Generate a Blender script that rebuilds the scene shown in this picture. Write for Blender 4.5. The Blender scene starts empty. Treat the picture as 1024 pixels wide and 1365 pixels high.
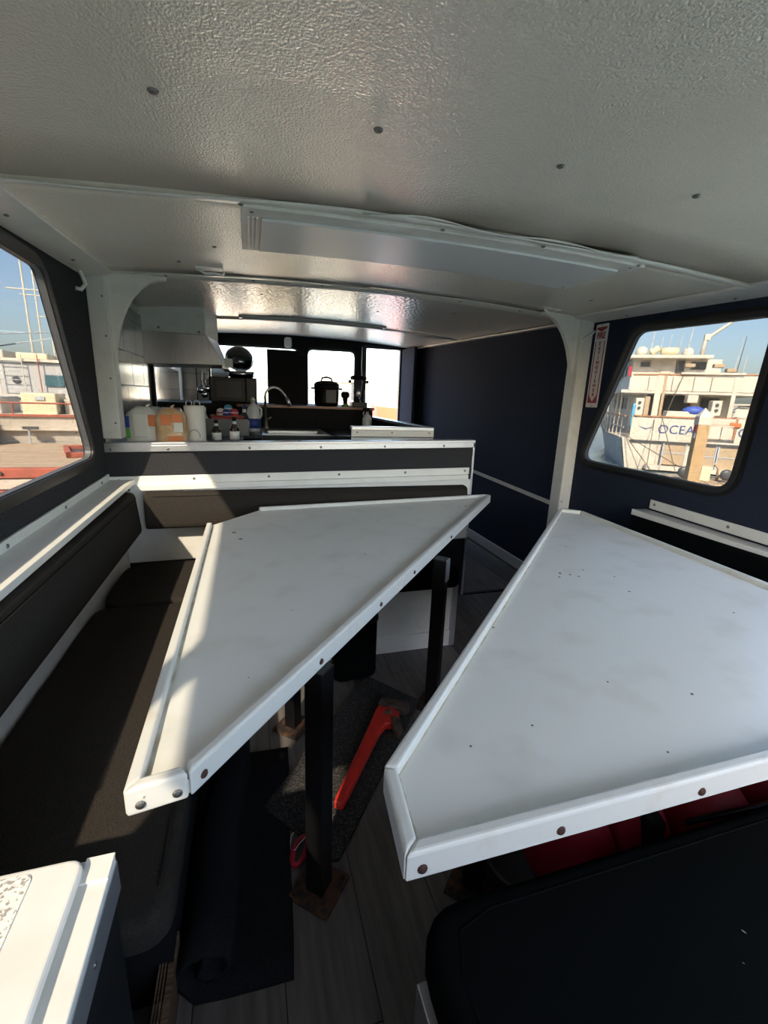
import bpy, bmesh, math, random
from mathutils import Vector, Matrix
random.seed(7)
S = bpy.context.scene
C = S.collection
PI = math.pi

# ------------------------------------------------------------------ camera
cam_d = bpy.data.cameras.new('camera'); cam = bpy.data.objects.new('camera', cam_d); C.objects.link(cam)
cam_d.sensor_fit = 'VERTICAL'; cam_d.sensor_height = 24.0; cam_d.lens = 24.0 * 600.0 / 1365.0
cam_d.clip_start = 0.02; cam_d.clip_end = 600
AX, AY, AZ = (0.959, -0.036, 0.281), (-0.281, -0.246, 0.928), (0.036, -0.969, -0.246)
mr = Matrix(((AX[0], -AX[1], -AX[2]), (AY[0], -AY[1], -AY[2]), (AZ[0], -AZ[1], -AZ[2])))
q = mr.to_quaternion(); q.normalize()
cam.matrix_world = Matrix.Translation((0, 0, 1.32)) @ q.to_matrix().to_4x4()
S.camera = cam

# ------------------------------------------------------------------ sky, sun, exposure
SUN = Vector((1.0, 1.75, -1.70)).normalized()
w = bpy.data.worlds.new('sky'); S.world = w; w.use_nodes = True
nt = w.node_tree; nt.nodes.clear()
out = nt.nodes.new('ShaderNodeOutputWorld'); bg = nt.nodes.new('ShaderNodeBackground'); sk = nt.nodes.new('ShaderNodeTexSky')
sk.sky_type = 'NISHITA'; sk.sun_disc = False; sk.sun_elevation = math.radians(40); sk.sun_rotation = math.radians(209.7)
sk.air_density = 1.0; sk.dust_density = 2.4; sk.ozone_density = 1.0; sk.altitude = 0
bg.inputs['Strength'].default_value = 0.55
nt.links.new(sk.outputs[0], bg.inputs[0]); nt.links.new(bg.outputs[0], out.inputs[0])
sd = bpy.data.lights.new('sun', 'SUN'); sd.energy = 22.0; sd.angle = math.radians(0.9); sd.color = (1.0, 0.84, 0.63)
so = bpy.data.objects.new('sun', sd); C.objects.link(so); so.location = (-4, -7, 8)
so.rotation_euler = SUN.to_track_quat('-Z', 'Y').to_euler()
S.view_settings.view_transform = 'Standard'; S.view_settings.look = 'None'
S.view_settings.gamma = 1.0; S.view_settings.use_curve_mapping = False
S.view_settings.exposure = 1.56
S.cycles.max_bounces = 10; S.cycles.diffuse_bounces = 6; S.cycles.transparent_max_bounces = 16
S.cycles.caustics_reflective = False; S.cycles.sample_clamp_indirect = 8.0

# ------------------------------------------------------------------ materials
def mat(name, col, rough=0.6, metal=0.0, col2=None, nscale=8.0, nlo=0.4, nhi=0.6, bump=0.0, bscale=200.0, bdist=0.002, stretch=None,
        spec=0.5, bump_type='noise', ndetail=6.0, coat=0.0, sheen=0.0):
    m = bpy.data.materials.new(name); m.use_nodes = True
    t = m.node_tree; b = t.nodes['Principled BSDF']
    b.inputs['Roughness'].default_value = rough; b.inputs['Metallic'].default_value = metal
    b.inputs['Specular IOR Level'].default_value = spec; b.inputs['Coat Weight'].default_value = coat
    b.inputs['Sheen Weight'].default_value = sheen
    b.inputs['Base Color'].default_value = (*col, 1)
    tc = t.nodes.new('ShaderNodeTexCoord'); src = tc.outputs['Object']
    if stretch:
        mp = t.nodes.new('ShaderNodeMapping'); mp.inputs['Scale'].default_value = stretch
        t.links.new(src, mp.inputs['Vector']); src2 = mp.outputs[0]
    else: src2 = src
    if col2:
        n = t.nodes.new('ShaderNodeTexNoise'); n.inputs['Scale'].default_value = nscale; n.inputs['Detail'].default_value = ndetail
        t.links.new(src2, n.inputs['Vector'])
        r = t.nodes.new('ShaderNodeValToRGB'); r.color_ramp.elements[0].position = nlo; r.color_ramp.elements[1].position = nhi
        r.color_ramp.elements[0].color = (*col, 1); r.color_ramp.elements[1].color = (*col2, 1)
        t.links.new(n.outputs['Fac'], r.inputs[0]); t.links.new(r.outputs[0], b.inputs['Base Color'])
    if bump:
        if bump_type == 'voronoi':
            n2 = t.nodes.new('ShaderNodeTexVoronoi'); n2.feature = 'SMOOTH_F1'; o2 = n2.outputs['Distance']
        else:
            n2 = t.nodes.new('ShaderNodeTexNoise'); n2.inputs['Detail'].default_value = 2.0; o2 = n2.outputs['Fac']
        n2.inputs['Scale'].default_value = bscale
        t.links.new(src2 if bump_type == 'grain' else src, n2.inputs['Vector'])
        bp = t.nodes.new('ShaderNodeBump'); bp.inputs['Strength'].default_value = bump; bp.inputs['Distance'].default_value = bdist
        t.links.new(o2, bp.inputs['Height']); t.links.new(bp.outputs[0], b.inputs['Normal'])
    return m
def glass(name, tint, refl=0.06, rough=0.02):
    m = bpy.data.materials.new(name); m.use_nodes = True; t = m.node_tree; t.nodes.clear()
    o = t.nodes.new('ShaderNodeOutputMaterial'); mx = t.nodes.new('ShaderNodeMixShader')
    a = t.nodes.new('ShaderNodeBsdfTransparent'); a.inputs[0].default_value = (*tint, 1)
    g = t.nodes.new('ShaderNodeBsdfGlossy'); g.inputs['Roughness'].default_value = rough
    mx.inputs[0].default_value = refl
    t.links.new(a.outputs[0], mx.inputs[1]); t.links.new(g.outputs[0], mx.inputs[2]); t.links.new(mx.outputs[0], o.inputs[0])
    return m
M = {}
M['ceil'] = mat('textured_white_panel', (0.87, 0.80, 0.695), 0.16, bump=0.9, bscale=190, bdist=0.004, spec=0.8, col2=(0.81, 0.74, 0.635), nscale=1.5)
M['ceil2'] = mat('embossed_white_panel', (0.76, 0.73, 0.66), 0.26, bump=0.6, bscale=55, bdist=0.006, bump_type='voronoi', spec=0.6)
M['white'] = mat('white_paint', (0.72, 0.70, 0.65), 0.42, col2=(0.62, 0.59, 0.53), nscale=14, nlo=0.5, nhi=0.8)
M['white_glossy'] = mat('white_gelcoat', (0.78, 0.76, 0.71), 0.3, col2=(0.70, 0.67, 0.61), nscale=9, nlo=0.5, nhi=0.8)
M['table'] = mat('white_plastic_board', (0.70, 0.685, 0.63), 0.45, col2=(0.60, 0.58, 0.51), nscale=7, nlo=0.52, nhi=0.78, bump=0.05, bscale=400)
M['rail'] = mat('white_plastic_rail', (0.66, 0.64, 0.585), 0.4, col2=(0.60, 0.55, 0.46), nscale=16, nlo=0.6, nhi=0.8)
M['stain'] = mat('brown_grime', (0.42, 0.33, 0.20), 0.7, col2=(0.66, 0.62, 0.52), nscale=22, nlo=0.3, nhi=0.6)
M['speck'] = mat('dark_speck', (0.10, 0.09, 0.08), 0.8)
M['alu'] = mat('aluminium', (0.62, 0.62, 0.62), 0.38, 0.85, col2=(0.52, 0.52, 0.53), nscale=30, stretch=(1, 30, 30))
M['steel'] = mat('brushed_steel', (0.53, 0.52, 0.50), 0.34, 1.0, col2=(0.49, 0.48, 0.46), nscale=12, stretch=(8, 8, 0.6))
M['mirror_steel'] = mat('polished_steel', (0.42, 0.44, 0.48), 0.13, 1.0, bump=0.05, bscale=6)
M['screw'] = mat('screw_steel', (0.22, 0.21, 0.20), 0.4, 0.9)
M['rust'] = mat('rusty_iron', (0.018, 0.013, 0.011), 0.8, 0.2, col2=(0.085, 0.038, 0.018), nscale=40, bump=0.4, bscale=80)
M['jaw'] = mat('worn_iron', (0.085, 0.055, 0.045), 0.55, 0.5, col2=(0.15, 0.11, 0.09), nscale=30)
M['rust_screw'] = mat('rusty_screw', (0.07, 0.03, 0.02), 0.7, 0.4)
M['navy'] = mat('navy_carpet', (0.014, 0.019, 0.036), 0.95, col2=(0.030, 0.037, 0.060), nscale=260, nlo=0.35, nhi=0.7, bump=0.5, bscale=330, bdist=0.003, spec=0.15)
M['char'] = mat('charcoal_carpet', (0.016, 0.017, 0.021), 0.95, col2=(0.062, 0.060, 0.062), nscale=240, nlo=0.35, nhi=0.7, bump=0.5, bscale=330, bdist=0.003, spec=0.15)
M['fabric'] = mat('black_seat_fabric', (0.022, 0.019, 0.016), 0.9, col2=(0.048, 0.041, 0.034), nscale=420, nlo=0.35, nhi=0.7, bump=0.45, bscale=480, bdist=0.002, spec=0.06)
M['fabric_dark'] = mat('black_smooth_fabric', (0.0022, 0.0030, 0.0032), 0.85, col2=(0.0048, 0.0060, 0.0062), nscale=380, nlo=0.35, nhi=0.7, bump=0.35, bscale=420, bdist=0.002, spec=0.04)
M['black'] = mat('black_paint', (0.005, 0.005, 0.0055), 0.4, spec=0.35)
M['blackm'] = mat('black_matte', (0.007, 0.007, 0.0075), 0.75, spec=0.25)
M['rubber'] = mat('black_rubber', (0.015, 0.015, 0.016), 0.5)
M['seal'] = mat('grey_rubber_seal', (0.10, 0.10, 0.105), 0.5)
M['rug'] = mat('dark_rug', (0.007, 0.008, 0.009), 0.95, col2=(0.014, 0.0148, 0.016), nscale=300, bump=0.5, bscale=300, bdist=0.003, spec=0.1)
M['mat'] = mat('speckled_mat', (0.020, 0.020, 0.020), 0.9, col2=(0.11, 0.104, 0.095), nscale=160, nlo=0.45, nhi=0.8, bump=0.4, bscale=200, spec=0.2)
planks = []
for i, (a, b) in enumerate((((0.075, 0.067, 0.061), (0.155, 0.140, 0.129)), ((0.066, 0.059, 0.055), (0.138, 0.125, 0.116)), ((0.088, 0.078, 0.071), (0.175, 0.158, 0.146)))):
    planks.append(mat('grey_oak_plank_%d' % i, a, 0.45, col2=b, nscale=5, nlo=0.3, nhi=0.72, stretch=(9, 0.8, 1), ndetail=9, bump=0.12, bscale=14, bump_type='grain'))
M['ply'] = mat('plywood', (0.08, 0.045, 0.025), 0.7, col2=(0.17, 0.11, 0.065), nscale=8, stretch=(2, 20, 60))
M['red'] = mat('orange_red_paint', (0.60, 0.035, 0.022), 0.38, col2=(0.48, 0.028, 0.02), nscale=30)
M['wine'] = mat('red_nylon', (0.38, 0.008, 0.03), 0.55, bump=0.2, bscale=30, bdist=0.01)
M['wine2'] = mat('red_foam', (0.30, 0.012, 0.02), 0.6)
M['tile'] = mat('grey_tile', (0.40, 0.39, 0.37), 0.16, col2=(0.34, 0.33, 0.31), nscale=4, spec=0.6)
M['grout'] = mat('white_grout', (0.62, 0.60, 0.56), 0.8)
M['signw'] = mat('sign_white', (0.75, 0.73, 0.70), 0.35)
M['signr'] = mat('sign_red', (0.34, 0.02, 0.035), 0.4)
M['wood'] = mat('varnished_wood', (0.22, 0.07, 0.03), 0.35, col2=(0.32, 0.12, 0.05), nscale=6, stretch=(1, 12, 12))
M['counter'] = mat('dark_counter', (0.045, 0.048, 0.055), 0.25, col2=(0.07, 0.073, 0.08), nscale=60)
M['paper'] = mat('paper_white', (0.78, 0.75, 0.69), 0.85, bump=0.3, bscale=60)
M['wrapo'] = mat('orange_wrap', (0.72, 0.21, 0.06), 0.3)
M['wrapt'] = mat('tan_wrap', (0.58, 0.36, 0.18), 0.25, col2=(0.72, 0.52, 0.32), nscale=12, bump=0.4, bscale=25, bdist=0.01)
M['blue'] = mat('blue_plastic', (0.03, 0.06, 0.28), 0.4)
M['cyan'] = mat('light_blue_plastic', (0.10, 0.36, 0.55), 0.4)
M['green'] = mat('green_print', (0.14, 0.42, 0.10), 0.5)
M['pink'] = mat('red_pink_plastic', (0.65, 0.04, 0.08), 0.4)
M['bglass'] = mat('dark_bottle', (0.03, 0.014, 0.006), 0.08, coat=0.5)
M['clearp'] = mat('translucent_plastic', (0.62, 0.64, 0.66), 0.25)
M['frost'] = mat('smoky_plastic', (0.035, 0.035, 0.037), 0.35, spec=0.3)
M['dome'] = mat('gloss_black', (0.006, 0.006, 0.007), 0.04, coat=1.0)
M['lens'] = mat('lamp_diffuser', (0.80, 0.79, 0.76), 0.35)
M['plaster'] = mat('white_board', (0.66, 0.66, 0.66), 0.4)
M['grip'] = mat('nonskid_white', (0.80, 0.78, 0.73), 0.6, col2=(0.36, 0.33, 0.29), nscale=170, nlo=0.52, nhi=0.58, bump=0.5, bscale=170, bdist=0.003, ndetail=3)
# tinted side windows, clear windscreen
M['tint'] = glass('tinted_glass', (0.297, 0.302, 0.306), 0.03)
M['clear'] = glass('clear_glass', (0.92, 0.93, 0.93), 0.04)
M['jar'] = glass('clear_grey_plastic', (0.68, 0.68, 0.70), 0.08, 0.08)
# exterior
M['shipw'] = mat('ship_white', (0.60, 0.55, 0.47), 0.5, col2=(0.50, 0.45, 0.37), nscale=2.0, nlo=0.45, nhi=0.8)
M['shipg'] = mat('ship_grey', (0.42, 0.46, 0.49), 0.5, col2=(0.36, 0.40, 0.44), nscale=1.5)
M['shipd'] = mat('ship_dark', (0.06, 0.065, 0.07), 0.4)
M['shipt'] = mat('ship_tan', (0.45, 0.34, 0.22), 0.7, col2=(0.36, 0.27, 0.18), nscale=6, stretch=(9, 9, 0.6))
M['teak'] = mat('teak_rail', (0.42, 0.19, 0.09), 0.5)
M['orange'] = mat('orange_gear', (0.75, 0.16, 0.05), 0.6)
M['tarp'] = mat('blue_tarp', (0.05, 0.10, 0.42), 0.5)
M['name'] = mat('navy_letter', (0.05, 0.08, 0.22), 0.5)
M['pile'] = mat('piling_wood', (0.52, 0.36, 0.19), 0.8, col2=(0.40, 0.26, 0.13), nscale=5, stretch=(8, 8, 0.7))
M['pilecap'] = mat('piling_cap', (0.60, 0.55, 0.47), 0.6)
M['dock'] = mat('dock_wood', (0.47, 0.36, 0.25), 0.85, col2=(0.36, 0.27, 0.185), nscale=3, stretch=(0.5, 6, 1))
M['kerb'] = mat('rusty_red_timber', (0.42, 0.11, 0.07), 0.8, col2=(0.30, 0.09, 0.06), nscale=10)
M['beige'] = mat('beige_hull', (0.52, 0.47, 0.40), 0.5, col2=(0.46, 0.41, 0.34), nscale=1.2)
M['cream'] = mat('cream_hatch', (0.66, 0.57, 0.38), 0.5)
M['gboat'] = mat('grey_cabin', (0.40, 0.40, 0.40), 0.5, col2=(0.46, 0.455, 0.45), nscale=0.8)
M['teal'] = mat('tinted_teal_glass', (0.05, 0.12, 0.15), 0.1)
M['mast'] = mat('mast_cream', (0.62, 0.57, 0.46), 0.5)
M['redhull'] = mat('red_hull', (0.45, 0.06, 0.03), 0.5)
M['rope'] = mat('rope', (0.10, 0.09, 0.08), 0.9)
M['shore'] = mat('hazy_shore', (0.34, 0.33, 0.31), 0.9, col2=(0.26, 0.27, 0.25), nscale=0.2)
M['deck'] = mat('deck_grey', (0.36, 0.38, 0.41), 0.6)
wm = mat('harbour_water', (0.10, 0.14, 0.15), 0.12, bump=0.7, bscale=1.6, bdist=0.15); M['water'] = wm

# ------------------------------------------------------------------ helpers
ORG = {}
class MB:
    def __init__(s): s.v = []; s.f = []
    def add(s, vs, fs):
        n = len(s.v); s.v += [tuple(p) for p in vs]; s.f += [tuple(i + n for i in f) for f in fs]; return s
    def box(s, x0, x1, y0, y1, z0, z1):
        return s.add([(x0, y0, z0), (x1, y0, z0), (x1, y1, z0), (x0, y1, z0), (x0, y0, z1), (x1, y0, z1), (x1, y1, z1), (x0, y1, z1)],
                     [(0, 3, 2, 1), (4, 5, 6, 7), (0, 1, 5, 4), (1, 2, 6, 5), (2, 3, 7, 6), (3, 0, 4, 7)])
    def prism(s, poly, d0, d1, ax='z'):
        n = len(poly)
        def P(a, b, d): return (a, b, d) if ax == 'z' else ((d, a, b) if ax == 'x' else (a, d, b))
        vs = [P(a, b, d0) for a, b in poly] + [P(a, b, d1) for a, b in poly]
        fs = [tuple(range(n)), tuple(range(2 * n - 1, n - 1, -1))] + [(i, i + n, (i + 1) % n + n, (i + 1) % n) for i in range(n)]
        return s.add(vs, fs)
    def tube(s, pts, r, n=8, r2=None, closed=False):
        pts = [Vector(p) for p in pts]; m = len(pts); rings = []
        up = None
        for i, p in enumerate(pts):
            if closed: t = pts[(i + 1) % m] - pts[i - 1]
            else: t = (pts[min(i + 1, m - 1)] - pts[max(i - 1, 0)])
            t.normalize()
            if up is None: up = Vector((0, 0, 1)) if abs(t.z) < 0.9 else Vector((1, 0, 0))
            a = t.cross(up).normalized(); b = a.cross(t).normalized(); up = b
            rr = r if r2 is None else r + (r2 - r) * i / (m - 1)
            rings.append([p + a * rr * math.cos(2 * PI * k / n) + b * rr * math.sin(2 * PI * k / n) for k in range(n)])
        vs = [v for R in rings for v in R]; fs = []
        for i in range(m if closed else m - 1):
            j = (i + 1) % m
            fs += [(i * n + k, i * n + (k + 1) % n, j * n + (k + 1) % n, j * n + k) for k in range(n)]
        if not closed: fs += [tuple(range(n - 1, -1, -1)), tuple((m - 1) * n + k for k in range(n))]
        return s.add(vs, fs)
    def lathe(s, prof, c=(0, 0, 0), n=20, M3=None):
        vs = []; fs = []; m = len(prof)
        for r, z in prof:
            for k in range(n):
                p = Vector((r * math.cos(2 * PI * k / n), r * math.sin(2 * PI * k / n), z))
                if M3: p = M3 @ p
                vs.append(p + Vector(c))
        for i in range(m - 1):
            fs += [(i * n + k, i * n + (k + 1) % n, (i + 1) * n + (k + 1) % n, (i + 1) * n + k) for k in range(n)]
        if prof[0][0] > 1e-6: fs.append(tuple(range(n - 1, -1, -1)))
        if prof[-1][0] > 1e-6: fs.append(tuple((m - 1) * n + k for k in range(n)))
        return s.add(vs, fs)
    def ball(s, c, r, n=14, sc=(1, 1, 1)):
        prof = [(r * math.sin(PI * i / (n // 2)) , -r * math.cos(PI * i / (n // 2))) for i in range(n // 2 + 1)]
        prof[0] = (1e-4 * r, -r); prof[-1] = (1e-4 * r, r)
        return s.lathe(prof, c, n, Matrix.Diagonal(sc))
    def slab(s, fn, nx, ny, t):
        vs = [fn(i / nx, j / ny) for j in range(ny + 1) for i in range(nx + 1)]; k = len(vs)
        vs = [tuple(v) for v in vs] + [(v[0], v[1], v[2] + t) for v in vs]; fs = []
        W = nx + 1
        for j in range(ny):
            for i in range(nx):
                a = j * W + i; fs.append((a, a + W, a + W + 1, a + 1)); fs.append((a + k, a + 1 + k, a + W + 1 + k, a + W + k))
        for i in range(nx): fs.append((i, i + 1, i + 1 + k, i + k)); a = ny * W + i; fs.append((a + 1, a, a + k, a + 1 + k))
        for j in range(ny): a = j * W; fs.append((a + W, a, a + k, a + W + k)); a = j * W + nx; fs.append((a, a + W, a + W + k, a + k))
        return s.add(vs, fs)
    def xf(s, m):
        s.v = [tuple(m @ Vector(p)) for p in s.v]; return s
    def build(s, name, m, parent=None, smooth=False, bevel=0.0, bseg=2, label=None, origin=None):
        me = bpy.data.meshes.new(name)
        if parent is not None: o0 = ORG[parent.name]
        elif origin is not None: o0 = Vector(origin)
        else:
            xs = [p[0] for p in s.v]; ys = [p[1] for p in s.v]; zs = [p[2] for p in s.v]
            o0 = Vector(((min(xs) + max(xs)) / 2, (min(ys) + max(ys)) / 2, min(zs)))
        me.from_pydata([(p[0] - o0.x, p[1] - o0.y, p[2] - o0.z) for p in s.v], [], s.f)
        bm = bmesh.new(); bm.from_mesh(me); bmesh.ops.recalc_face_normals(bm, faces=bm.faces); bm.to_mesh(me); bm.free()
        me.materials.append(m)
        o = bpy.data.objects.new(name, me); C.objects.link(o)
        if parent is not None: o.parent = parent; ORG[o.name] = o0
        else: o.location = o0; ORG[o.name] = o0
        if smooth:
            for p in me.polygons: p.use_smooth = True
        if bevel:
            b = o.modifiers.new('bevel', 'BEVEL'); b.width = bevel; b.segments = bseg; b.limit_method = 'ANGLE'; b.angle_limit = math.radians(35)
        if label: o['label'] = label
        return o
def tag(o, label=None, cat=None, group=None, kind=None):
    if label: o['label'] = label
    if cat: o['category'] = cat
    if group: o['group'] = group
    if kind: o['kind'] = kind
    return o
def thing(name, loc, label, cat, group=None, kind=None):
    o = bpy.data.objects.new(name, None); C.objects.link(o); o.location = loc; o.empty_display_size = 0.05
    ORG[o.name] = Vector(loc); return tag(o, label, cat, group, kind)
def struct(name, loc, label, cat):
    return thing(name, loc, label, cat, kind='structure')
def box(x0, x1, y0, y1, z0, z1): return MB().box(x0, x1, y0, y1, z0, z1)
def rpoly(pts, r, n=5):
    res = []; k = len(pts)
    for i in range(k):
        p = Vector(pts[i]); a = Vector(pts[i - 1]) - p; b = Vector(pts[(i + 1) % k]) - p
        rr = r[i] if isinstance(r, (list, tuple)) else r
        ang = a.angle(b); d = min(rr / math.tan(ang / 2), a.length * 0.48, b.length * 0.48) if rr > 0 else 0
        if d <= 0: res.append(tuple(p)); continue
        p0 = p + a.normalized() * d; p1 = p + b.normalized() * d
        for j in range(n + 1):
            t = j / n; u = p0.lerp(p, t).lerp(p.lerp(p1, t), t); res.append(tuple(u))
    return res
def grow(pts, d):
    c = Vector((sum(p[0] for p in pts) / len(pts), sum(p[1] for p in pts) / len(pts))); res = []; k = len(pts)
    area = sum(pts[i][0] * pts[(i + 1) % k][1] - pts[(i + 1) % k][0] * pts[i][1] for i in range(k)); sg = 1 if area > 0 else -1
    for i in range(k):
        p = Vector(pts[i]); e1 = (p - Vector(pts[i - 1])).normalized(); e2 = (Vector(pts[(i + 1) % k]) - p).normalized()
        n1 = Vector((e1.y, -e1.x)) * sg; n2 = Vector((e2.y, -e2.x)) * sg
        nn = (n1 + n2); nn = nn / max(nn.length_squared / 2, 0.2); res.append(tuple(p + nn * d))
    return res
def holed(outer, holes, d0, d1, ax):
    """flat plate with holes, as a mesh builder"""
    cu = bpy.data.curves.new('tmp', 'CURVE'); cu.dimensions = '2D'; cu.fill_mode = 'BOTH'; cu.extrude = abs(d1 - d0) / 2
    for loop in [outer] + holes:
        sp = cu.splines.new('POLY'); sp.points.add(len(loop) - 1); sp.use_cyclic_u = True
        for p, c in zip(sp.points, loop): p.co = (c[0], c[1], 0, 1)
    ob = bpy.data.objects.new('tmp', cu); C.objects.link(ob)
    me = bpy.data.meshes.new_from_object(ob.evaluated_get(bpy.context.evaluated_depsgraph_get()))
    mid = (d0 + d1) / 2; mb = MB(); vs = []
    for v in me.vertices:
        a, b, d = v.co.x, v.co.y, v.co.z + mid
        vs.append((a, b, d) if ax == 'z' else ((d, a, b) if ax == 'x' else (a, d, b)))
    mb.add(vs, [tuple(p.vertices) for p in me.polygons])
    bpy.data.objects.remove(ob); bpy.data.curves.remove(cu); bpy.data.meshes.remove(me)
    return mb
SCREW = {}
def screw(parent, p, n, m='screw', r=0.007, name='screw'):
    """small domed screw at world point p, facing direction n"""
    key = (m, r)
    if key not in SCREW:
        t = MB().lathe([(r, 0), (r, r * 0.15), (r * 0.75, r * 0.45), (r * 0.3, r * 0.6), (1e-4, r * 0.6)], n=10)
        me = bpy.data.meshes.new('screw'); me.from_pydata(t.v, [], t.f); me.materials.append(M[m]); SCREW[key] = me
    o = bpy.data.objects.new(name, SCREW[key]); C.objects.link(o); o.parent = parent
    o.location = Vector(p) - ORG[parent.name]; o.rotation_euler = Vector(n).to_track_quat('Z', 'Y').to_euler()
    ORG[o.name] = Vector(p); return o
def cushion(x0, x1, y0, y1, z0, z1, r, name, m, parent=None, corner=0.05):
    b = MB(); pl = rpoly([(x0, y0), (x1, y0), (x1, y1), (x0, y1)], corner, 5); b.prism(pl, z0, z1)
    return b.build(name, m, parent, smooth=True, bevel=r, bseg=4)
def text(body, size, m, parent, loc, rot, ext=0.0005, sx=1.0, align='CENTER', name='lettering', bold=0.0):
    cu = bpy.data.curves.new(name, 'FONT'); cu.body = body; cu.size = size; cu.extrude = ext; cu.align_x = align; cu.align_y = 'CENTER'
    cu.resolution_u = 3; cu.offset = bold
    tmp = bpy.data.objects.new('tmp', cu); C.objects.link(tmp)
    me = bpy.data.meshes.new_from_object(tmp.evaluated_get(bpy.context.evaluated_depsgraph_get())); me.name = name
    bpy.data.objects.remove(tmp); bpy.data.curves.remove(cu); me.materials.clear(); me.materials.append(m)
    o = bpy.data.objects.new(name, me); C.objects.link(o); o.parent = parent
    o.location = Vector(loc) - ORG[parent.name]; o.rotation_euler = rot; o.scale = (sx, 1, 1); return o

XL, XR = -0.72, 2.08                       # cabin sides
YA, YB, YF = -1.25, 2.65, 5.9              # open aft end, galley partition, windscreen
def zc(x, y): return 1.757 + 0.033 * max(y, 0.9) + 0.055 * (1 - ((x - 0.68) / 1.4) ** 2)

# ================================================================== setting
# floor of long grey vinyl planks
fl = struct('floor', (0.68, 2, 0), 'grey wood-look plank floor of the cabin', 'floor')
box(XL, XR, YA, YF, -0.06, -0.006).build('subfloor', M['blackm'], fl)
pw, plen = 0.2, 1.22; pmesh = []
tp = MB().box(-pw / 2 + 0.0012, pw / 2 - 0.0012, -plen / 2 + 0.0012, plen / 2 - 0.0012, -0.006, 0)
for mm in planks:
    me = bpy.data.meshes.new('plank'); me.from_pydata(tp.v, [], tp.f); me.materials.append(mm); pmesh.append(me)
x = -0.265; col = 0
while x < 2.07:
    y = -1.2 + (0.31, 0.95, 0.62)[col % 3] - plen; k = 0
    while y < 4.7:
        if y > 0.0 - plen:
            o = bpy.data.objects.new('plank', pmesh[(col * 2 + k) % 3]); C.objects.link(o); o.parent = fl
            o.location = Vector((x, y + plen / 2, 0)) - ORG[fl.name]
        y += plen; k += 1
    x += pw; col += 1
# ceiling
ce = struct('ceiling', (0.68, 2, 1.85), 'low white textured panel ceiling with wavy battens and screws', 'ceiling')
def cpanel(y0, y1, m, wav=0.004):
    b = MB().slab(lambda u, v: (XL - 0.03 + u * (XR - XL + 0.06), y0 + v * (y1 - y0),
        zc(XL - 0.03 + u * (XR - XL + 0.06), y0 + v * (y1 - y0)) - wav * math.sin(u * 17 + y0) * math.sin(v * PI)), 28, 10, 0.012)
    return b.build('ceiling_panel', m, ce, smooth=True)
cpanel(YA, 1.49, M['ceil']); cpanel(1.49, 2.6, M['ceil']); cpanel(2.6, 4.35, M['ceil2']); cpanel(4.35, YF + 0.05, M['ceil2'])
MB().slab(lambda u, v: (XL - 0.032 + u * 2.864, YA - 0.02 + v * 7.3, zc(XL - 0.032 + u * 2.864, YA + v * 7.3) + 0.02), 16, 4, 0.05).build('roof_light_block', M['deck'], ce)  # unseen slab added over the ceiling panels to block light
def batten(yc, x0, x1, wd, amp, ph, drop=0.006, bow=0.0):
    def f(u, v):
        x = x0 + u * (x1 - x0); y = yc + (v - 0.5) * wd + amp * math.sin(u * 9 + ph)
        return (x, y, zc(x, y) - 0.004 - drop * (0.5 + 0.5 * math.sin(u * 13 + ph)) * (1 - v))
    return MB().slab(f, 48, 2, 0.003).build('batten', M['white_glossy'], ce, smooth=True)
batten(1.505, -0.6, 2.0, 0.055, 0.012, 0.4, 0.012); batten(2.6, -0.5, 1.95, 0.045, 0.008, 1.7, 0.010); batten(4.35, -0.3, 1.95, 0.05, 0.01, 0.2, 0.010)
batten(1.475, 0.35, 1.35, 0.03, 0.01, 2.4, 0.016)
for sx in (-0.14, 0.27, 0.70, 1.10, 1.5): screw(ce, (sx, 1.03 - 0.01 * abs(sx - .5), zc(sx, 1.03) - 0.001), (0, 0, -1), r=0.010)
for sx in (-0.14, 0.25, 0.68, 1.1): screw(ce, (sx, 0.45, zc(sx, 0.45) - 0.001), (0, 0, -1), r=0.010)
for sx, sy in ((0.0, 1.51), (0.62, 1.512), (1.0, 1.515), (1.42, 1.52), (-0.1, 2.0), (-0.26, 2.28), (1.7, 2.1), (-0.36, 2.6), (0.05, 2.6), (0.4, 2.6), (0.75, 2.6), (1.2, 2.6), (1.6, 2.6),
               (0.1, 3.0), (0.9, 3.3), (1.35, 3.0), (1.7, 3.3), (0.75, 3.9), (1.3, 4.1), (0.35, 4.35), (1.0, 4.35)):
    screw(ce, (sx, sy, zc(sx, sy) - 0.012), (0, 0, -1), r=0.008)
# side trim boards where the ceiling meets the walls
t1 = struct('trim_1', (XL + 0.07, 1, 1.8), 'flat white ceiling edge board above the left window', 'trim')
MB().slab(lambda u, v: (XL + 0.005 + u * 0.125, YA + v * 3.86, zc(XL + u * 0.13, YA + v * 3.86) - 0.024 + 0.012 * u), 4, 12, 0.012).build('board', M['white_glossy'], t1)
for sy in (0.6, 1.3, 1.75, 2.3): screw(t1, (XL + 0.06, sy, zc(XL + .06, sy) - 0.02), (0, 0, -1), r=0.007)
t2 = struct('trim_2', (XR - 0.07, 1, 1.8), 'flat white ceiling edge board above the right window', 'trim')
MB().slab(lambda u, v: (XR - 0.13 + u * 0.125, YA + v * 3.86, zc(XR - 0.13 + u * 0.13, YA + v * 3.86) - 0.012 - 0.012 * u), 4, 12, 0.012).build('board', M['white_glossy'], t2)
MB().slab(lambda u, v: (XR - 0.06 + u * 0.055, 2.62 + v * 3.2, zc(XR - .05, 2.62 + v * 3.2) - 0.02), 3, 8, 0.012).build('board', M['white'], t2)
for sy in (1.0, 1.6, 2.2, 3.2, 4.1): screw(t2, (XR - 0.05, sy, zc(XR - .05, sy) - 0.025), (0, 0, -1), r=0.007)

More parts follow.
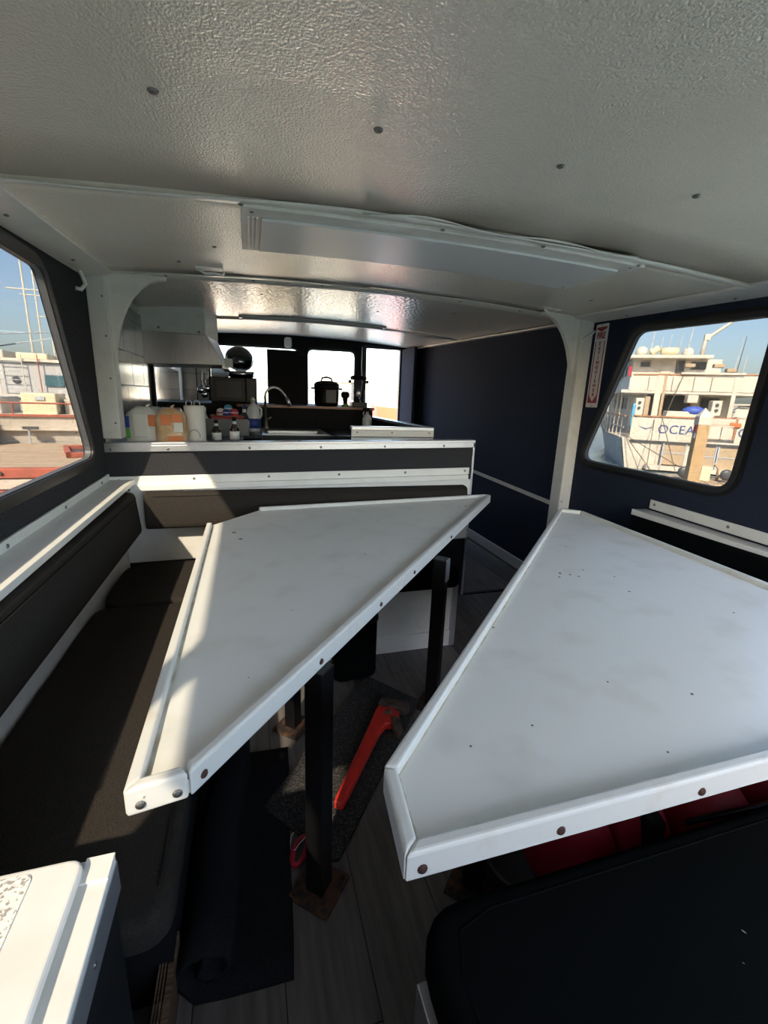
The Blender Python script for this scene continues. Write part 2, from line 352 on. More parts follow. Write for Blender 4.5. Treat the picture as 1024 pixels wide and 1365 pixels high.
def wz(y): return zc(XL, y) + 0.01
# windows of the side walls, (y, z) outlines
WL1 = [(0.0, 0.965), (2.46, 0.985), (2.13, 1.752), (0.0, 1.768)]
WL2 = [(-0.62, 0.965), (-0.065, 0.965), (-0.065, 1.768), (-0.62, 1.768)]
WR1 = [(1.47, 0.955), (2.47, 0.965), (2.16, 1.735), (1.43, 1.715)]
WR2 = [(0.1, 0.955), (1.2, 0.955), (1.2, 1.70), (0.1, 1.70)]
WR3 = [(-1.15, 0.955), (-0.1, 0.955), (-0.1, 1.70), (-1.15, 1.70)]
def window(n, poly, xw, side, label, rad, parts_y=(), pane='tint'):
    """glass, black gasket frame, optional sash bars"""
    wd = struct('window_%d' % n, (xw, poly[0][0], poly[0][1]), label, 'window')
    g = rpoly(poly, rad, 6)
    holed(grow(g, 0.012), [grow(g, -0.012)], xw - 0.012 * side, xw + 0.014 * side, 'x').build('frame', M['rubber'], wd)
    holed(grow(g, 0.03), [grow(g, 0.010)], xw - 0.004 * side, xw + 0.006 * side, 'x').build('outer_frame', M['black'], wd)
    holed(grow(g, -0.010), [grow(g, -0.016)], xw - 0.02 * side, xw + 0.004 * side, 'x').build('inner_seal', M['seal'], wd)
    MB().prism(grow(g, 0.012), xw - 0.016 * side - 0.0025, xw - 0.016 * side + 0.0025, 'x').build('pane', M[pane], wd)
    for yy in parts_y: MB().box(min(xw - .014 * side, xw + .01 * side), max(xw - .014 * side, xw + .01 * side), yy - 0.018, yy + 0.018, poly[0][1], poly[2][1]).build('sash_bar', M['rubber'], wd)
    return wd
# left wall
wl = struct('wall_left', (XL - 0.03, 1, 0), 'dark charcoal carpeted side wall around the left window', 'wall')
holed([(YA, 0), (2.68, 0), (2.68, wz(2.68)), (YA, wz(YA))], [rpoly(WL1, [.04, .07, .10, .04], 6), rpoly(WL2, 0.04, 6)], XL - 0.03, XL, 'x').build('carpet_panel', M['char'], wl)
box(XL - 0.03, XL, 2.68, YF, 0, wz(YF)).build('galley_lining', M['grout'], wl)
# galley tiles, on the left wall and the short return by the windscreen
yy = 2.75; r = 0
for r in range(6):
    z0 = 0.93 + r * 0.205
    for k in range(4):
        y0 = 2.74 + k * 0.33 - (0.16 if r % 2 else 0); y1 = y0 + 0.325
        y0 = max(y0, 2.70); y1 = min(y1, 3.98)
        if y1 - y0 < 0.03: continue
        z1 = min(z0 + 0.2, zc(XL, 3) - 0.03)
        if z1 > z0 + 0.02: box(XL, XL + 0.008, y0, y1, z0, z1).build('tile', M['tile'], wl, bevel=0.0015)
box(XL, XL + 0.006, 4.0, 5.55, 0.95, 1.52).build('steel_splashback', M['mirror_steel'], wl)
box(XL, XL + 0.03, 3.985, 4.03, 0.95, 1.86).build('edge_strip', M['blackm'], wl)
box(XL, XL + 0.008, 4.03, 5.55, 1.53, 1.86).build('steel_panel', M['steel'], wl)
window(1, WL1, XL, 1, 'long tinted left side window with slanted front end and black gasket', [.04, .07, .10, .04])
window(2, WL2, XL, 1, 'rear left tinted side window beside the storage console', 0.04)
# right wall
wr = struct('wall_right', (XR + 0.03, 2, 0), 'navy blue carpeted right side wall running forward to the door', 'wall')
holed([(YA, 0), (YF, 0), (YF, zc(XR, YF) + .01), (YA, zc(XR, YA) + .01)], [rpoly(WR1, [.10, .08, .09, .07], 6), rpoly(WR2, 0.06, 6), rpoly(WR3, 0.06, 6)], XR, XR + 0.03, 'x').build('carpet_panel', M['navy'], wr)
window(3, WR1, XR, -1, 'tinted right side window with slanted front end looking at the white ship', [.10, .08, .09, .07])
window(4, WR2, XR, -1, 'unseen middle right side window added to light the right table', 0.06, pane='clear')  # added out of view, clear pane brings sky light onto the right table
window(5, WR3, XR, -1, 'unseen rear right side window added to let in sky light', 0.06, pane='clear')  # second added window out of view, clear for more sky light
wa = struct('wall_aft_added', (0.68, YA, 0), 'unseen carpeted aft wall added behind the camera, its opening shaped for the light', 'wall')
holed([(XL, 0), (XR, 0), (XR, zc(XR, YA) + .02), (0.68, zc(0.68, YA) + .02), (XL, zc(XL, YA) + .02)], [rpoly([(0.2, 1.0), (1.98, 1.0), (1.98, 1.72), (0.2, 1.72)], 0.06, 5)], YA - 0.03, YA, 'y').build('carpet_panel', M['char'], wa)  # added out of view: keeps aft light off the floor, opening sized for brightness
t3 = struct('trim_3', (XR, 4, 0.66), 'thin white chair rail along the navy wall', 'trim')
MB().prism([(2.62, 0.610), (YF - 0.1, 0.70), (YF - 0.1, 0.725), (2.62, 0.638)], XR - 0.012, XR, 'x').build('rail_strip', M['white'], t3)
bb = struct('baseboard_right', (XR, 4, 0), 'white baseboard at the foot of the navy wall', 'baseboard')
box(XR - 0.014, XR, 2.62, YF - 0.05, 0, 0.085).build('board', M['white'], bb, bevel=0.003)
t8 = struct('trim_8', (1.74, 2.64, 0), 'dark threshold strip across the aisle floor', 'trim')
box(1.40, XR - 0.10, 2.625, 2.655, 0, 0.008).build('strip', M['black'], t8, bevel=0.003)
# posts with curved knees
def arch(name, xs, sgn, ypos, zb, label, mat_):
    p = struct(name, (xs, ypos, zb), label, 'post')
    a, b_ = (xs, xs + 0.085 * sgn)
    box(min(a, b_), max(a, b_), ypos - 0.05, ypos + 0.05, zb, zc(xs, ypos) - 0.004).build('post', mat_, p, bevel=0.004)
    x1 = xs + 0.08 * sgn; zt = zc(x1 + 0.1 * sgn, ypos) + 0.005
    pts = [(x1, zt), (x1 + 0.27 * sgn, zt)]
    for i in range(0, 11):
        t = i / 10 * PI / 2
        pts.append((x1 + 0.265 * sgn - 0.258 * sgn * math.sin(t), zt - 0.016 - 0.47 * (1 - math.cos(t))))
    pts.append((x1, zt - 0.55))
    MB().prism(pts, ypos - 0.018, ypos + 0.018, 'y').build('knee', M['white'], p, bevel=0.003)
    for z in (zb + 0.08, zb + 0.3, zb + 0.5, zb + 0.68): screw(p, (b_ - 0.02 * sgn, ypos - 0.05, z), (0, -1, 0), r=0.005)
    return p
p1 = arch('trim_4', XL, 1, 2.69, 1.065, 'white post with curved knee standing on the galley partition', M['white'])
p2 = arch('trim_5', XR, -1, 2.56, 0.0, 'white floor-to-ceiling post with curved knee on the right wall', M['white'])
MB().tube([(XR - .075, 2.505, 1.70), (XR - .07, 2.50, 1.72), (XR - .03, 2.492, 1.745), (XR - .008, 2.488, 1.765)], 0.008, 8).build('cable', M['white'], p2, smooth=True)

# galley partition (bulkhead) with aluminium cap, carpeted face and white screw rail
def sh(x): return 0.016 * (x - 0.35)
def sloped(x0, x1, y0, y1, z0, z1):
    b = MB().box(x0, x1, y0, y1, z0, z1); b.v = [(p[0], p[1], p[2] + sh(p[0])) if p[2] > 0.01 else p for p in b.v]; return b
bk = struct('wall_partition', (0.35, YB, 0), 'low carpeted partition with aluminium cap between dinette and galley', 'wall')
sloped(XL, 1.395, YB, YB + 0.04, 0, 1.035).build('carpet_face', M['char'], bk)
sloped(XL, 1.40, YB - 0.012, YB + 0.065, 1.044, 1.060).build('cap_top', M['alu'], bk, bevel=0.003)
sloped(XL, 1.40, YB - 0.012, YB, 1.012, 1.046).build('cap_lip', M['alu'], bk, bevel=0.002)
sloped(1.385, 1.40, YB - 0.012, YB + 0.05, 0.0, 1.044).build('end_trim', M['alu'], bk, bevel=0.002)
sloped(XL, 1.372, YB - 0.010, YB, 0.838, 0.882).build('screw_rail', M['white_glossy'], bk, bevel=0.002)
sloped(XL + 0.1, 1.36, YB - 0.03, YB, 0.805, 0.838).build('ledge', M['white_glossy'], bk, bevel=0.004)
sloped(XL, 1.385, YB - 0.014, YB, 0.40, 0.805).build('white_lining', M['white'], bk)
for sx in (-0.69, -0.42, 0.0, 0.4, 0.79, 1.18): screw(bk, (sx, YB - 0.012, 1.026 + sh(sx)), (0, -1, 0), r=0.0075)
for sx in (-0.67, -0.3, 0.1, 0.51, 0.93, 1.34): screw(bk, (sx, YB - 0.010, 0.862 + sh(sx)), (0, -1, 0), r=0.0075)
for sx in (-0.15, 0.28, 0.85): screw(bk, (sx, YB + 0.02, 1.060 + sh(sx)), (0, 0, 1), r=0.006)
# galley half wall on the aisle side
hw = struct('wall_galley', (1.0, 3.1, 0), 'aluminium-capped half wall around the galley counter', 'wall')
box(0.68, 1.26, 3.06, 3.10, 0, 1.10).build('end_panel', M['navy'], hw)
box(0.67, 1.275, 3.045, 3.10, 1.10, 1.125).build('cap', M['alu'], hw, bevel=0.003)
box(0.67, 1.275, 3.045, 3.06, 1.055, 1.10).build('cap_lip', M['white_glossy'], hw, bevel=0.002)
box(0.67, 1.275, 3.047, 3.06, 0.995, 1.05).build('cap_lip', M['white_glossy'], hw, bevel=0.002)
box(1.235, 1.265, 3.10, 5.75, 0, 1.10).build('side_panel', M['navy'], hw)
box(1.215, 1.285, 3.10, 5.75, 1.10, 1.125).build('cap', M['alu'], hw, bevel=0.003)
for sx in (0.71, 0.96, 1.24): screw(hw, (sx, 3.045, 1.085), (0, -1, 0), r=0.006); screw(hw, (sx, 3.047, 1.02), (0, -1, 0), r=0.006)
# front wall: windscreen openings and open door
wf = struct('wall_front', (0.68, YF, 0), 'dark front wall with bright windscreen openings', 'wall')
zt = zc(0.68, YF) + 0.02
FW1 = [(-0.42, 1.16), (0.62, 1.16), (0.62, 1.865), (-0.42, 1.855)]; FW2 = [(0.72, 1.16), (1.33, 1.16), (1.33, 1.875), (0.72, 1.87)]
DOOR = [(1.47, 0.02), (1.93, 0.02), (1.93, 1.93), (1.47, 1.93)]
holed([(XL, 0), (XR, 0), (XR, zt), (XL, zt)], [rpoly(FW1, .08, 5), rpoly(FW2, .08, 5), DOOR], YF, YF + 0.04, 'y').build('panel', M['blackm'], wf)
for (x0, x1) in ((XL, -0.57), (-0.565, -0.44)):
    for r in range(5): box(x0 + .003, x1 - .003, YF - 0.009, YF, 0.95 + r * 0.19, 0.95 + r * 0.19 + 0.186).build('tile', M['tile'], wf)
def fwin(n, poly, label):
    wd = struct('window_%d' % n, (poly[0][0], YF, poly[0][1]), label, 'window'); g = rpoly(poly, 0.08, 5)
    holed(grow(g, 0.012), [grow(g, -0.012)], YF - 0.01, YF + 0.02, 'y').build('frame', M['rubber'], wd)
    MB().prism(grow(g, 0.008), YF + 0.018, YF + 0.023, 'y').build('pane', M['clear'], wd)
fwin(6, FW1, 'left windscreen pane behind the black board and microwave'); fwin(7, FW2, 'right windscreen pane behind the black pressure cooker')
d1 = struct('door_1', (1.7, YF, 0), 'open front doorway with dark frame and door leaf at the end of the aisle', 'door')
holed([(1.44, 0), (1.96, 0), (1.96, 1.96), (1.44, 1.96)], [[(1.475, 0.01), (1.925, 0.01), (1.925, 1.925), (1.475, 1.925)]], YF - 0.015, YF + 0.05, 'y').build('frame', M['black'], d1)
box(1.945, 1.98, YF - 0.50, YF - 0.02, 0.02, 1.93).build('leaf', M['navy'], d1, bevel=0.003)
box(1.43, 1.475, 5.835, 5.85, 0.98, 1.03).build('latch', M['alu'], d1)
# ================================================================== dinette tables
def dist2(a, b): return math.hypot(a[0] - b[0], a[1] - b[1])
def rail_piece(par, a, b, inn, z0, z1, th, gap0=0.0, gap1=0.0, m=None, miter0=None, miter1=None):
    """one straight fiddle rail from a to b (outer edge), inn = unit inward normal, with mitred ends"""
    a = Vector(a); b = Vector(b); n = Vector(inn); t = (b - a).normalized()
    ai = a + n * th + t * (miter0 if miter0 is not None else 0.0); bi = b + n * th - t * (miter1 if miter1 is not None else 0.0)
    a = a + t * gap0; b = b - t * gap1; ai = ai + t * gap0; bi = bi - t * gap1
    return MB().prism([tuple(a), tuple(b), tuple(bi), tuple(ai)], z0, z1).build('rail', m or M['rail'], par, bevel=0.006, bseg=3)
def inward(a, b, c):
    t = (Vector(b) - Vector(a)).normalized(); n = Vector((-t.y, t.x)); return n if n.dot(Vector(c) - Vector(a)) > 0 else -n
def table(loc, label, outline, rails, legs, screws):
    t = thing('dinette_table', (loc[0], loc[1], 0), label, 'table', 'dinette tables')
    ctr = (sum(p[0] for p in outline) / len(outline), sum(p[1] for p in outline) / len(outline))
    top = MB().prism(grow(outline, -0.006), 0.694, 0.722).build('tabletop', M['table'], t, bevel=0.002)
    prev = None
    for (a, b, m0, m1) in rails:
        n = inward(a, b, ctr)
        rail_piece(t, a, b, n, 0.690, 0.740, 0.022, 0.0008, 0.0008, None, m0, m1)
    for (lx, ly, rz, w_) in legs:
        l = MB(); l.box(-w_, w_, -w_, w_, 0.012, 0.694)
        mm = Matrix.Translation((lx, ly, 0)) @ Matrix.Rotation(rz, 4, 'Z'); l.xf(mm); lo = l.build('leg', M['black'], t, bevel=0.003)
        pl = MB().box(-0.062, 0.062, -0.062, 0.062, 0.0, 0.012).xf(mm); pl.build('base_plate', M['rust'], lo, bevel=0.004)
        for sx in (-1, 1):
            for sy in (-1, 1):
                v = mm @ Vector((sx * .047, sy * .047, 0.012)); screw(lo, v, (0, 0, 1), 'rust', 0.008, 'bolt')
        if ly > 1.5: MB().box(-0.02, 0.02, -0.032, -0.024, 0.60, 0.694).xf(mm).build('bracket', M['alu'], lo, bevel=0.003)
    for (p, n, mname) in screws: screw(t, p, n, mname, 0.0075)
    return t
# left table
L1, L2, L3, L3b, L4, L5 = (-0.200, 0.625), (-0.110, 0.640), (1.475, 2.515), (1.452, 2.548), (0.034, 2.36), (-0.200, 2.12)
L4 = (0.034, 2.395)
n_diag = Vector((L3[1] - L2[1], -(L3[0] - L2[0]))).normalized()
Lm = tuple(Vector(L2).lerp(Vector(L3), 0.38))
def on(a, b, t, z, off=0.0):
    p = Vector(a).lerp(Vector(b), t); d = (Vector(b) - Vector(a)).normalized(); nn = Vector((d.y, -d.x)); p = p + nn * off; return (p.x, p.y, z), (nn.x, nn.y, 0)
scr = []
for tt in (0.012, 0.16, 0.30, 0.42, 0.62): p, n = on(L2, L3, tt, 0.712); scr.append((p, n, 'rust_screw'))
for tt in (0.24, 0.80): p, n = on(L1, L2, tt, 0.708); scr.append((p, n, 'screw'))
tl = table((0.4, 1.4), 'white plastic dinette table on the left above the settee, partly in sunlight',
      [L1, L2, L3, L3b, L4, L5],
      [(L1, L2, 0.022, 0.009), (L2, Lm, 0.014, 0.0), (Lm, L3, 0.0, 0.002), (L3, L3b, 0.002, 0.004), (L3b, L4, 0.016, 0.0), (L5, L1, 0.0, 0.022)],
      [(0.14, 0.948, 0.85, 0.026), (0.736, 1.592, 0.85, 0.026), (0.13, 1.60, 0.85, 0.024)], scr)
# right table
R1, R2, R3, R4, R5, R6 = (0.190, 0.578), (0.176, 0.428), (1.62, 0.428), (1.70, 0.55), (1.80, 2.055), (1.705, 2.135)
scr = []
for tt in (0.018, 0.17, 0.36, 0.55, 0.75): scr.append(((R2[0] + tt * 1.44, R2[1], 0.71), (0, -1, 0), 'rust_screw'))
tr = table((1.0, 1.2), 'white plastic dinette table on the right under the ship window',
      [R1, R2, R3, R4, R5, R6],
      [(R1, R2, 0.008, 0.020), (R2, R3, 0.022, 0.012), (R3, R4, 0.012, 0.008), (R4, R5, 0.008, 0.012), (R5, R6, 0.010, 0.010), (R6, R1, 0.014, 0.008)],
      [(0.555, 0.845, 0.75, 0.026), (1.33, 1.45, 0.8, 0.026), (1.45, 0.85, 0.8, 0.026)], scr)
# stains and specks with a shape of their own on the tops
def specks(t, pts):
    k = MB()
    for (x, y, r_) in pts:
        n = 6; a0 = random.random() * 6
        poly = [(x + r_ * (0.6 + 0.5 * random.random()) * math.cos(a0 + i * 2 * PI / n), y + r_ * (0.6 + 0.5 * random.random()) * math.sin(a0 + i * 2 * PI / n)) for i in range(n)]
        k.prism(poly, 0.7215, 0.7224)
    o = k.build('dirt_specks', M['speck'], t); o['kind'] = 'stuff'
def grime(t, a, b, inn, wd):
    a = Vector(a); b = Vector(b); n = Vector(inn); k = 24; vs = []; fs = []
    for i in range(k + 1):
        p = a.lerp(b, i / k) + n * 0.020; q_ = p + n * (0.003 + wd * (0.4 + 0.6 * random.random())); vs += [(p.x, p.y, 0.7225), (q_.x, q_.y, 0.7225)]
    fs = [(2 * i, 2 * i + 1, 2 * i + 3, 2 * i + 2) for i in range(k)]
    o = MB().add(vs, fs).build('grime_line', M['stain'], t); o['kind'] = 'stuff'
grime(tl, L5, L1, (1, 0), 0.008); grime(tl, L1, L2, (-0.16, 0.98), 0.004)
grime(tr, R1, R2, (1, 0), 0.006); grime(tr, R2, (0.9, 0.428), (0, 1), 0.004); grime(tr, R6, R1, inward(R6, R1, (1.2, 1.0)), 0.004)
specks(tr, [(1.07, 1.29, .008), (1.10, 1.27, .006), (1.12, 1.25, .005), (1.045, 1.26, .005), (0.62, 0.98, .005), (0.66, 1.18, .005), (1.2, 1.1, .005), (0.75, 0.7, .003),
            (0.5, 0.62, .003), (1.3, 1.55, .004), (0.36, 0.6, .003), (0.9, 0.62, .004), (1.4, 0.9, .004), (1.35, 1.7, .004), (0.7, 0.5, .003), (1.25, 1.22, .004), (1.18, 1.3, .004)])
specks(tl, [(0.42, 1.62, .004), (1.2, 2.32, .010), (1.15, 2.3, .006), (0.1, 1.2, .002), (-0.02, 0.9, .002), (0.6, 2.1, .004), (-0.05, 1.9, .012), (-0.08, 2.0, .010)])

# ================================================================== settee
sb = thing('settee_base', (-0.4, 1.4, 0), 'white and black built-in settee base along the left wall and partition', 'settee base')
box(XL, -0.20, 0.80, 2.05, 0, 0.345).build('side_box', M['blackm'], sb)
box(XL, 1.04, 2.05, YB - 0.016, 0, 0.345).build('partition_box', M['white'], sb)
box(0.3, 1.035, 2.038, 2.05, 0, 0.095).build('baseboard', M['white_glossy'], sb, bevel=0.002)
box(1.02, 1.052, 2.036, 2.075, 0, 0.36).build('corner_trim', M['alu'], sb, bevel=0.002)
box(-0.21, -0.196, 0.62, 0.86, 0, 0.11).build('plywood_edge', M['ply'], sb)
for i in range(3): box(-0.216 - i * 0.006, -0.213 - i * 0.006, 0.62, 0.86, 0.108, 0.114).build('veneer_layer', M['ply'], sb)
box(XL, -0.655, 0.60, YB - 0.016, 0.345, 0.60).build('wall_lining', M['white'], sb, bevel=0.01)
box(XL, -0.64, 0.60, 2.64, 0.60, 0.80).build('back_board', M['blackm'], sb)
# sill shelf under the left window
t6 = struct('trim_6', (XL, 1.5, 0.83), 'white metal sill shelf with screws under the left window', 'trim')
MB().prism([(0.2, 0.808), (2.638, 0.842), (2.638, 0.882), (0.2, 0.848)], XL, XL + 0.010, 'x').build('screw_rail', M['white_glossy'], t6, bevel=0.002)
b = MB().box(XL + .008, XL + 0.105, 0.2, 2.638, 0.808, 0.816); b.v = [(p[0], p[1], p[2] + 0.014 * (p[1] - 0.2)) for p in b.v]; b.build('shelf', M['white_glossy'], t6, bevel=0.002)
b = MB().box(XL + .105, XL + 0.125, 0.2, 2.638, 0.792, 0.816); b.v = [(p[0], p[1], p[2] + 0.014 * (p[1] - 0.2)) for p in b.v]; b.build('shelf_lip', M['white_glossy'], t6, bevel=0.002)
for sy in (1.0, 1.55, 2.02, 2.5): screw(t6, (XL + 0.010, sy, 0.828 + 0.014 * (sy - .2)), (1, 0, 0), r=0.0075)
def seam(o, pts, m=None): return MB().tube(pts, 0.0022, 5).build('piping', m or M['fabric'], o)
# cushions: each one lifts out
c = cushion(-0.645, -0.165, 0.66, 1.985, 0.347, 0.425, 0.022, 'seat_cushion', M['fabric'], corner=0.06)
tag(c, 'long black seat cushion on the left settee beside the white table', 'cushion', 'settee cushions')
seam(c, [(-0.19, 0.72, 0.428), (-0.19, 1.95, 0.428)])
c = cushion(-0.635, 0.10, 2.0, 2.50, 0.347, 0.432, 0.022, 'seat_cushion', M['fabric'], corner=0.12)
tag(c, 'rounded black corner seat cushion in the far left of the settee', 'cushion', 'settee cushions')
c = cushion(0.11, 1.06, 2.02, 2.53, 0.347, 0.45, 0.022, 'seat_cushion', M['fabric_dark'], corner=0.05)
tag(c, 'black seat cushion under the far end of the left table', 'cushion', 'settee cushions')
def lean(o, ax, ang): return o
b = MB(); b.prism(rpoly([(-0.64, 0.585), (-0.555, 0.575), (-0.575, 0.80), (-0.64, 0.81)], [.012, .03, .03, .012], 4), 0.60, 2.535, 'y')
c = b.build('back_cushion', M['fabric'], smooth=True, bevel=0.012, bseg=3); tag(c, 'long black back cushion leaning below the left window shelf', 'cushion', 'settee cushions')
seam(c, [(-0.566, 0.62, 0.778), (-0.566, 2.5, 0.778)])
b = MB(); b.prism(rpoly([(2.632, 0.595), (2.545, 0.590), (2.565, 0.785), (2.632, 0.79)], [.012, .03, .03, .012], 4), -0.545, 1.335, 'x')
c = b.build('back_cushion', M['fabric'], smooth=True, bevel=0.012, bseg=3); tag(c, 'long black back cushion along the galley partition', 'cushion', 'settee cushions')
seam(c, [(-0.5, 2.562, 0.772), (1.3, 2.562, 0.772)])
# right settee
rb = thing('settee_base', (1.2, 0.3, 0), 'black built-in settee base with aluminium corner in the right foreground', 'settee base')
box(0.27, XR - 0.01, -0.20, 0.50, 0, 0.298).build('near_box', M['blackm'], rb)
box(1.58, XR - 0.01, 0.50, 1.92, 0, 0.345).build('side_box', M['blackm'], rb)
box(0.246, 0.270, -0.20, 0.512, 0.05, 0.33).build('corner_trim', M['alu'], rb, bevel=0.003)
for sy in (0.36, 0.44): screw(rb, (0.246, sy, 0.27), (-1, 0, 0), 'alu', 0.009, 'rivet')
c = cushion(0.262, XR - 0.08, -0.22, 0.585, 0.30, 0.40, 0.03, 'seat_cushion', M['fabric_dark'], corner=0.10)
tag(c, 'wide black seat cushion in the right foreground before the right table', 'cushion', 'settee cushions')
seam(c, [(0.305, -0.18, 0.4), (0.305, 0.46, 0.4), (0.33, 0.525, 0.4), (0.40, 0.545, 0.4), (1.9, 0.547, 0.4)], M['fabric_dark'])
k = MB()
for _ in range(14):
    x_, y_ = 0.33 + random.random() * 0.9, 0.15 + random.random() * 0.38; a = random.random() * PI; l_ = 0.0015 + 0.003 * random.random()
    k.prism([(x_ - l_ * math.cos(a), y_ - l_ * math.sin(a)), (x_ + 0.0008, y_ - .0008), (x_ + l_ * math.cos(a), y_ + l_ * math.sin(a)), (x_ - .0008, y_ + .0008)], 0.4003, 0.4010)
o = k.build('crumbs', M['white'], c); o['kind'] = 'stuff'
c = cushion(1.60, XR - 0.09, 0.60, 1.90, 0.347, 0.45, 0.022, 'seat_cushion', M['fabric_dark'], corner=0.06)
tag(c, 'black seat cushion along the right wall behind the right table', 'cushion', 'settee cushions')
b = MB(); b.prism(rpoly([(2.07, 0.50), (1.955, 0.50), (1.965, 0.76), (2.07, 0.765)], [.012, .03, .03, .012], 4), -0.15, 1.88, 'y')
c = b.build('back_cushion', M['fabric_dark'], smooth=True, bevel=0.012, bseg=3); tag(c, 'black back cushion under the white screw rail on the right wall', 'cushion', 'settee cushions')
t7 = struct('trim_7', (XR, 1.2, 0.8), 'white metal shelf edge with screws on the right wall under the ship window', 'trim')
MB().prism([(-0.2, 0.745), (1.87, 0.790), (1.87, 0.838), (-0.2, 0.793)], XR - 0.010, XR, 'x').build('screw_rail', M['white_glossy'], t7, bevel=0.002)
b = MB().box(XR - 0.10, XR - .008, -0.2, 1.89, 0.775, 0.783); b.v = [(p[0], p[1], p[2] + 0.020 * (p[1] - 1.89)) for p in b.v]; b.build('shelf', M['alu'], t7, bevel=0.002)
b = MB().box(XR - 0.105, XR - .09, -0.2, 1.89, 0.755, 0.785); b.v = [(p[0], p[1], p[2] + 0.020 * (p[1] - 1.89)) for p in b.v]; b.build('shelf_lip', M['white_glossy'], t7, bevel=0.002)
for sy in (0.4, 0.9, 1.44, 1.84): screw(t7, (XR - 0.010, sy, 0.817 + 0.021 * (sy - 1.87)), (-1, 0, 0), r=0.0075)

# ================================================================== storage console, lower left
sc_ = thing('storage_console', (-0.46, 0.25, 0), 'white-lidded storage console with black sides in the lower left foreground', 'console')
box(XL, -0.206, -0.35, 0.566, 0, 0.672).build('cabinet', M['blackm'], sc_)
box(XL, -0.2, -0.35, 0.57, 0.672, 0.690).build('top_frame', M['white'], sc_, bevel=0.002)
box(-0.204, -0.1985, -0.35, 0.569, 0.63, 0.680).build('edge_strip', M['alu'], sc_)
box(-0.234, -0.2, 0.535, 0.57, 0.690, 0.694).build('corner_tile', M['white_glossy'], sc_)
lid = MB().prism(rpoly([(XL + .01, -0.33), (-0.232, -0.33), (-0.232, 0.562), (XL + .01, 0.562)], 0.02, 4), 0.692, 0.708).build('lid', M['white_glossy'], sc_, bevel=0.005, bseg=3)
MB().prism(rpoly([(XL + .04, -0.28), (-0.287, -0.28), (-0.287, 0.552), (XL + .04, 0.552)], 0.012, 4), 0.708, 0.7095).build('nonskid_panel', M['grip'], lid)
screw(sc_, (-0.1985, 0.46, 0.655), (1, 0, 0), r=0.004)

# ================================================================== things on the floor
b = MB()
prof = [(0.055, 0.006), (-0.02, 0.006), (-0.10, 0.008), (-0.16, 0.014), (-0.195, 0.04), (-0.200, 0.075), (-0.175, 0.105), (-0.135, 0.115), (-0.095, 0.10), (-0.085, 0.07), (-0.10, 0.045), (-0.135, 0.04), (-0.155, 0.06), (-0.14, 0.08)]
pp = [Vector((p[0], p[1])) for p in prof]; Lf = []; Rt = []
for i, p in enumerate(pp):
    t = (pp[min(i + 1, len(pp) - 1)] - pp[max(i - 1, 0)]).normalized(); n = Vector((-t.y, t.x)); Lf.append(p + n * 0.0055); Rt.append(p - n * 0.0055)
ys = [0.77 + i * 0.09 for i in range(9)]; nn = len(pp); vs = []; fs = []
for j, yv in enumerate(ys):
    wob = 0.006 * math.sin(j * 1.3)
    for p in Lf + Rt[::-1]: vs.append((p.x + 0.045 * (yv - .77) / .72 + wob * (1 if p.x < 0 else .3), yv - 0.03 * (p.x + .2) + (0.02 if p.y > 0.03 else 0), p.y))
m_ = 2 * nn
for j in range(len(ys) - 1): fs += [(j * m_ + k, j * m_ + (k + 1) % m_, (j + 1) * m_ + (k + 1) % m_, (j + 1) * m_ + k) for k in range(m_)]
for k in range(nn - 1): fs.append((k, k + 1, m_ - 2 - k, m_ - 1 - k)); q0 = (len(ys) - 1) * m_; fs.append((q0 + k + 1, q0 + k, q0 + m_ - 1 - k, q0 + m_ - 2 - k))
o = b.add(vs, fs).build('rolled_rug', M['rug'], smooth=True); tag(o, 'dark rug half rolled up on the floor beside the left settee', 'rug')
b = MB().prism(rpoly([(0.20, 0.995), (0.69, 1.62), (0.50, 1.86), (0.0, 1.235)], 0.02, 3), 0.0, 0.014)
o = b.build('floor_mat', M['mat'], bevel=0.003); tag(o, 'black speckled floor mat under the red pipe wrench', 'mat')
# pipe wrench lying on the mat
A = Vector((0.232, 1.155, 0.0)); Bv = Vector((0.535, 1.60, 0.0)); L = (Bv - A).length; ang = math.atan2(Bv.y - A.y, Bv.x - A.x)
mw = Matrix.Translation((A.x, A.y, 0.0145)) @ Matrix.Rotation(ang, 4, 'Z') @ Matrix.Diagonal((1.0, 1.15, 1.3, 1))
wr_ = thing('pipe_wrench', (0.4, 1.4, 0.0145), 'large orange-red pipe wrench lying on the floor mat', 'wrench')
WS = 1.3
body = [(0, -0.013), (0.02, -0.016), (0.28, -0.019), (0.36, -0.022), (0.40, -0.030), (0.415, -0.058), (0.445, -0.066), (0.485, -0.058), (0.50, -0.03), (0.50, 0.026), (0.47, 0.028), (0.36, 0.024), (0.28, 0.021), (0.02, 0.016), (0, 0.013)]
MB().prism(body, 0.006, 0.030).xf(mw).build('handle', M['red'], wr_, bevel=0.006, bseg=3)
MB().prism([(0.03, -0.007), (0.36, -0.011), (0.36, 0.011), (0.03, 0.007)], 0.0295, 0.0312).xf(mw).build('handle_rib', M['red'], wr_, bevel=0.001)
MB().prism([(0.505, 0.03), (0.54, 0.03), (0.558, 0.012), (0.558, -0.075), (0.54, -0.085), (0.51, -0.075), (0.505, -0.02)], 0.004, 0.032).xf(mw).build('hook_jaw', M['jaw'], wr_, bevel=0.004)
MB().prism([(0.365, -0.085), (0.38, -0.098), (0.44, -0.075), (0.455, -0.045), (0.44, -0.036), (0.375, -0.065)], 0.006, 0.034).xf(mw).build('heel_jaw', M['jaw'], wr_, bevel=0.005)
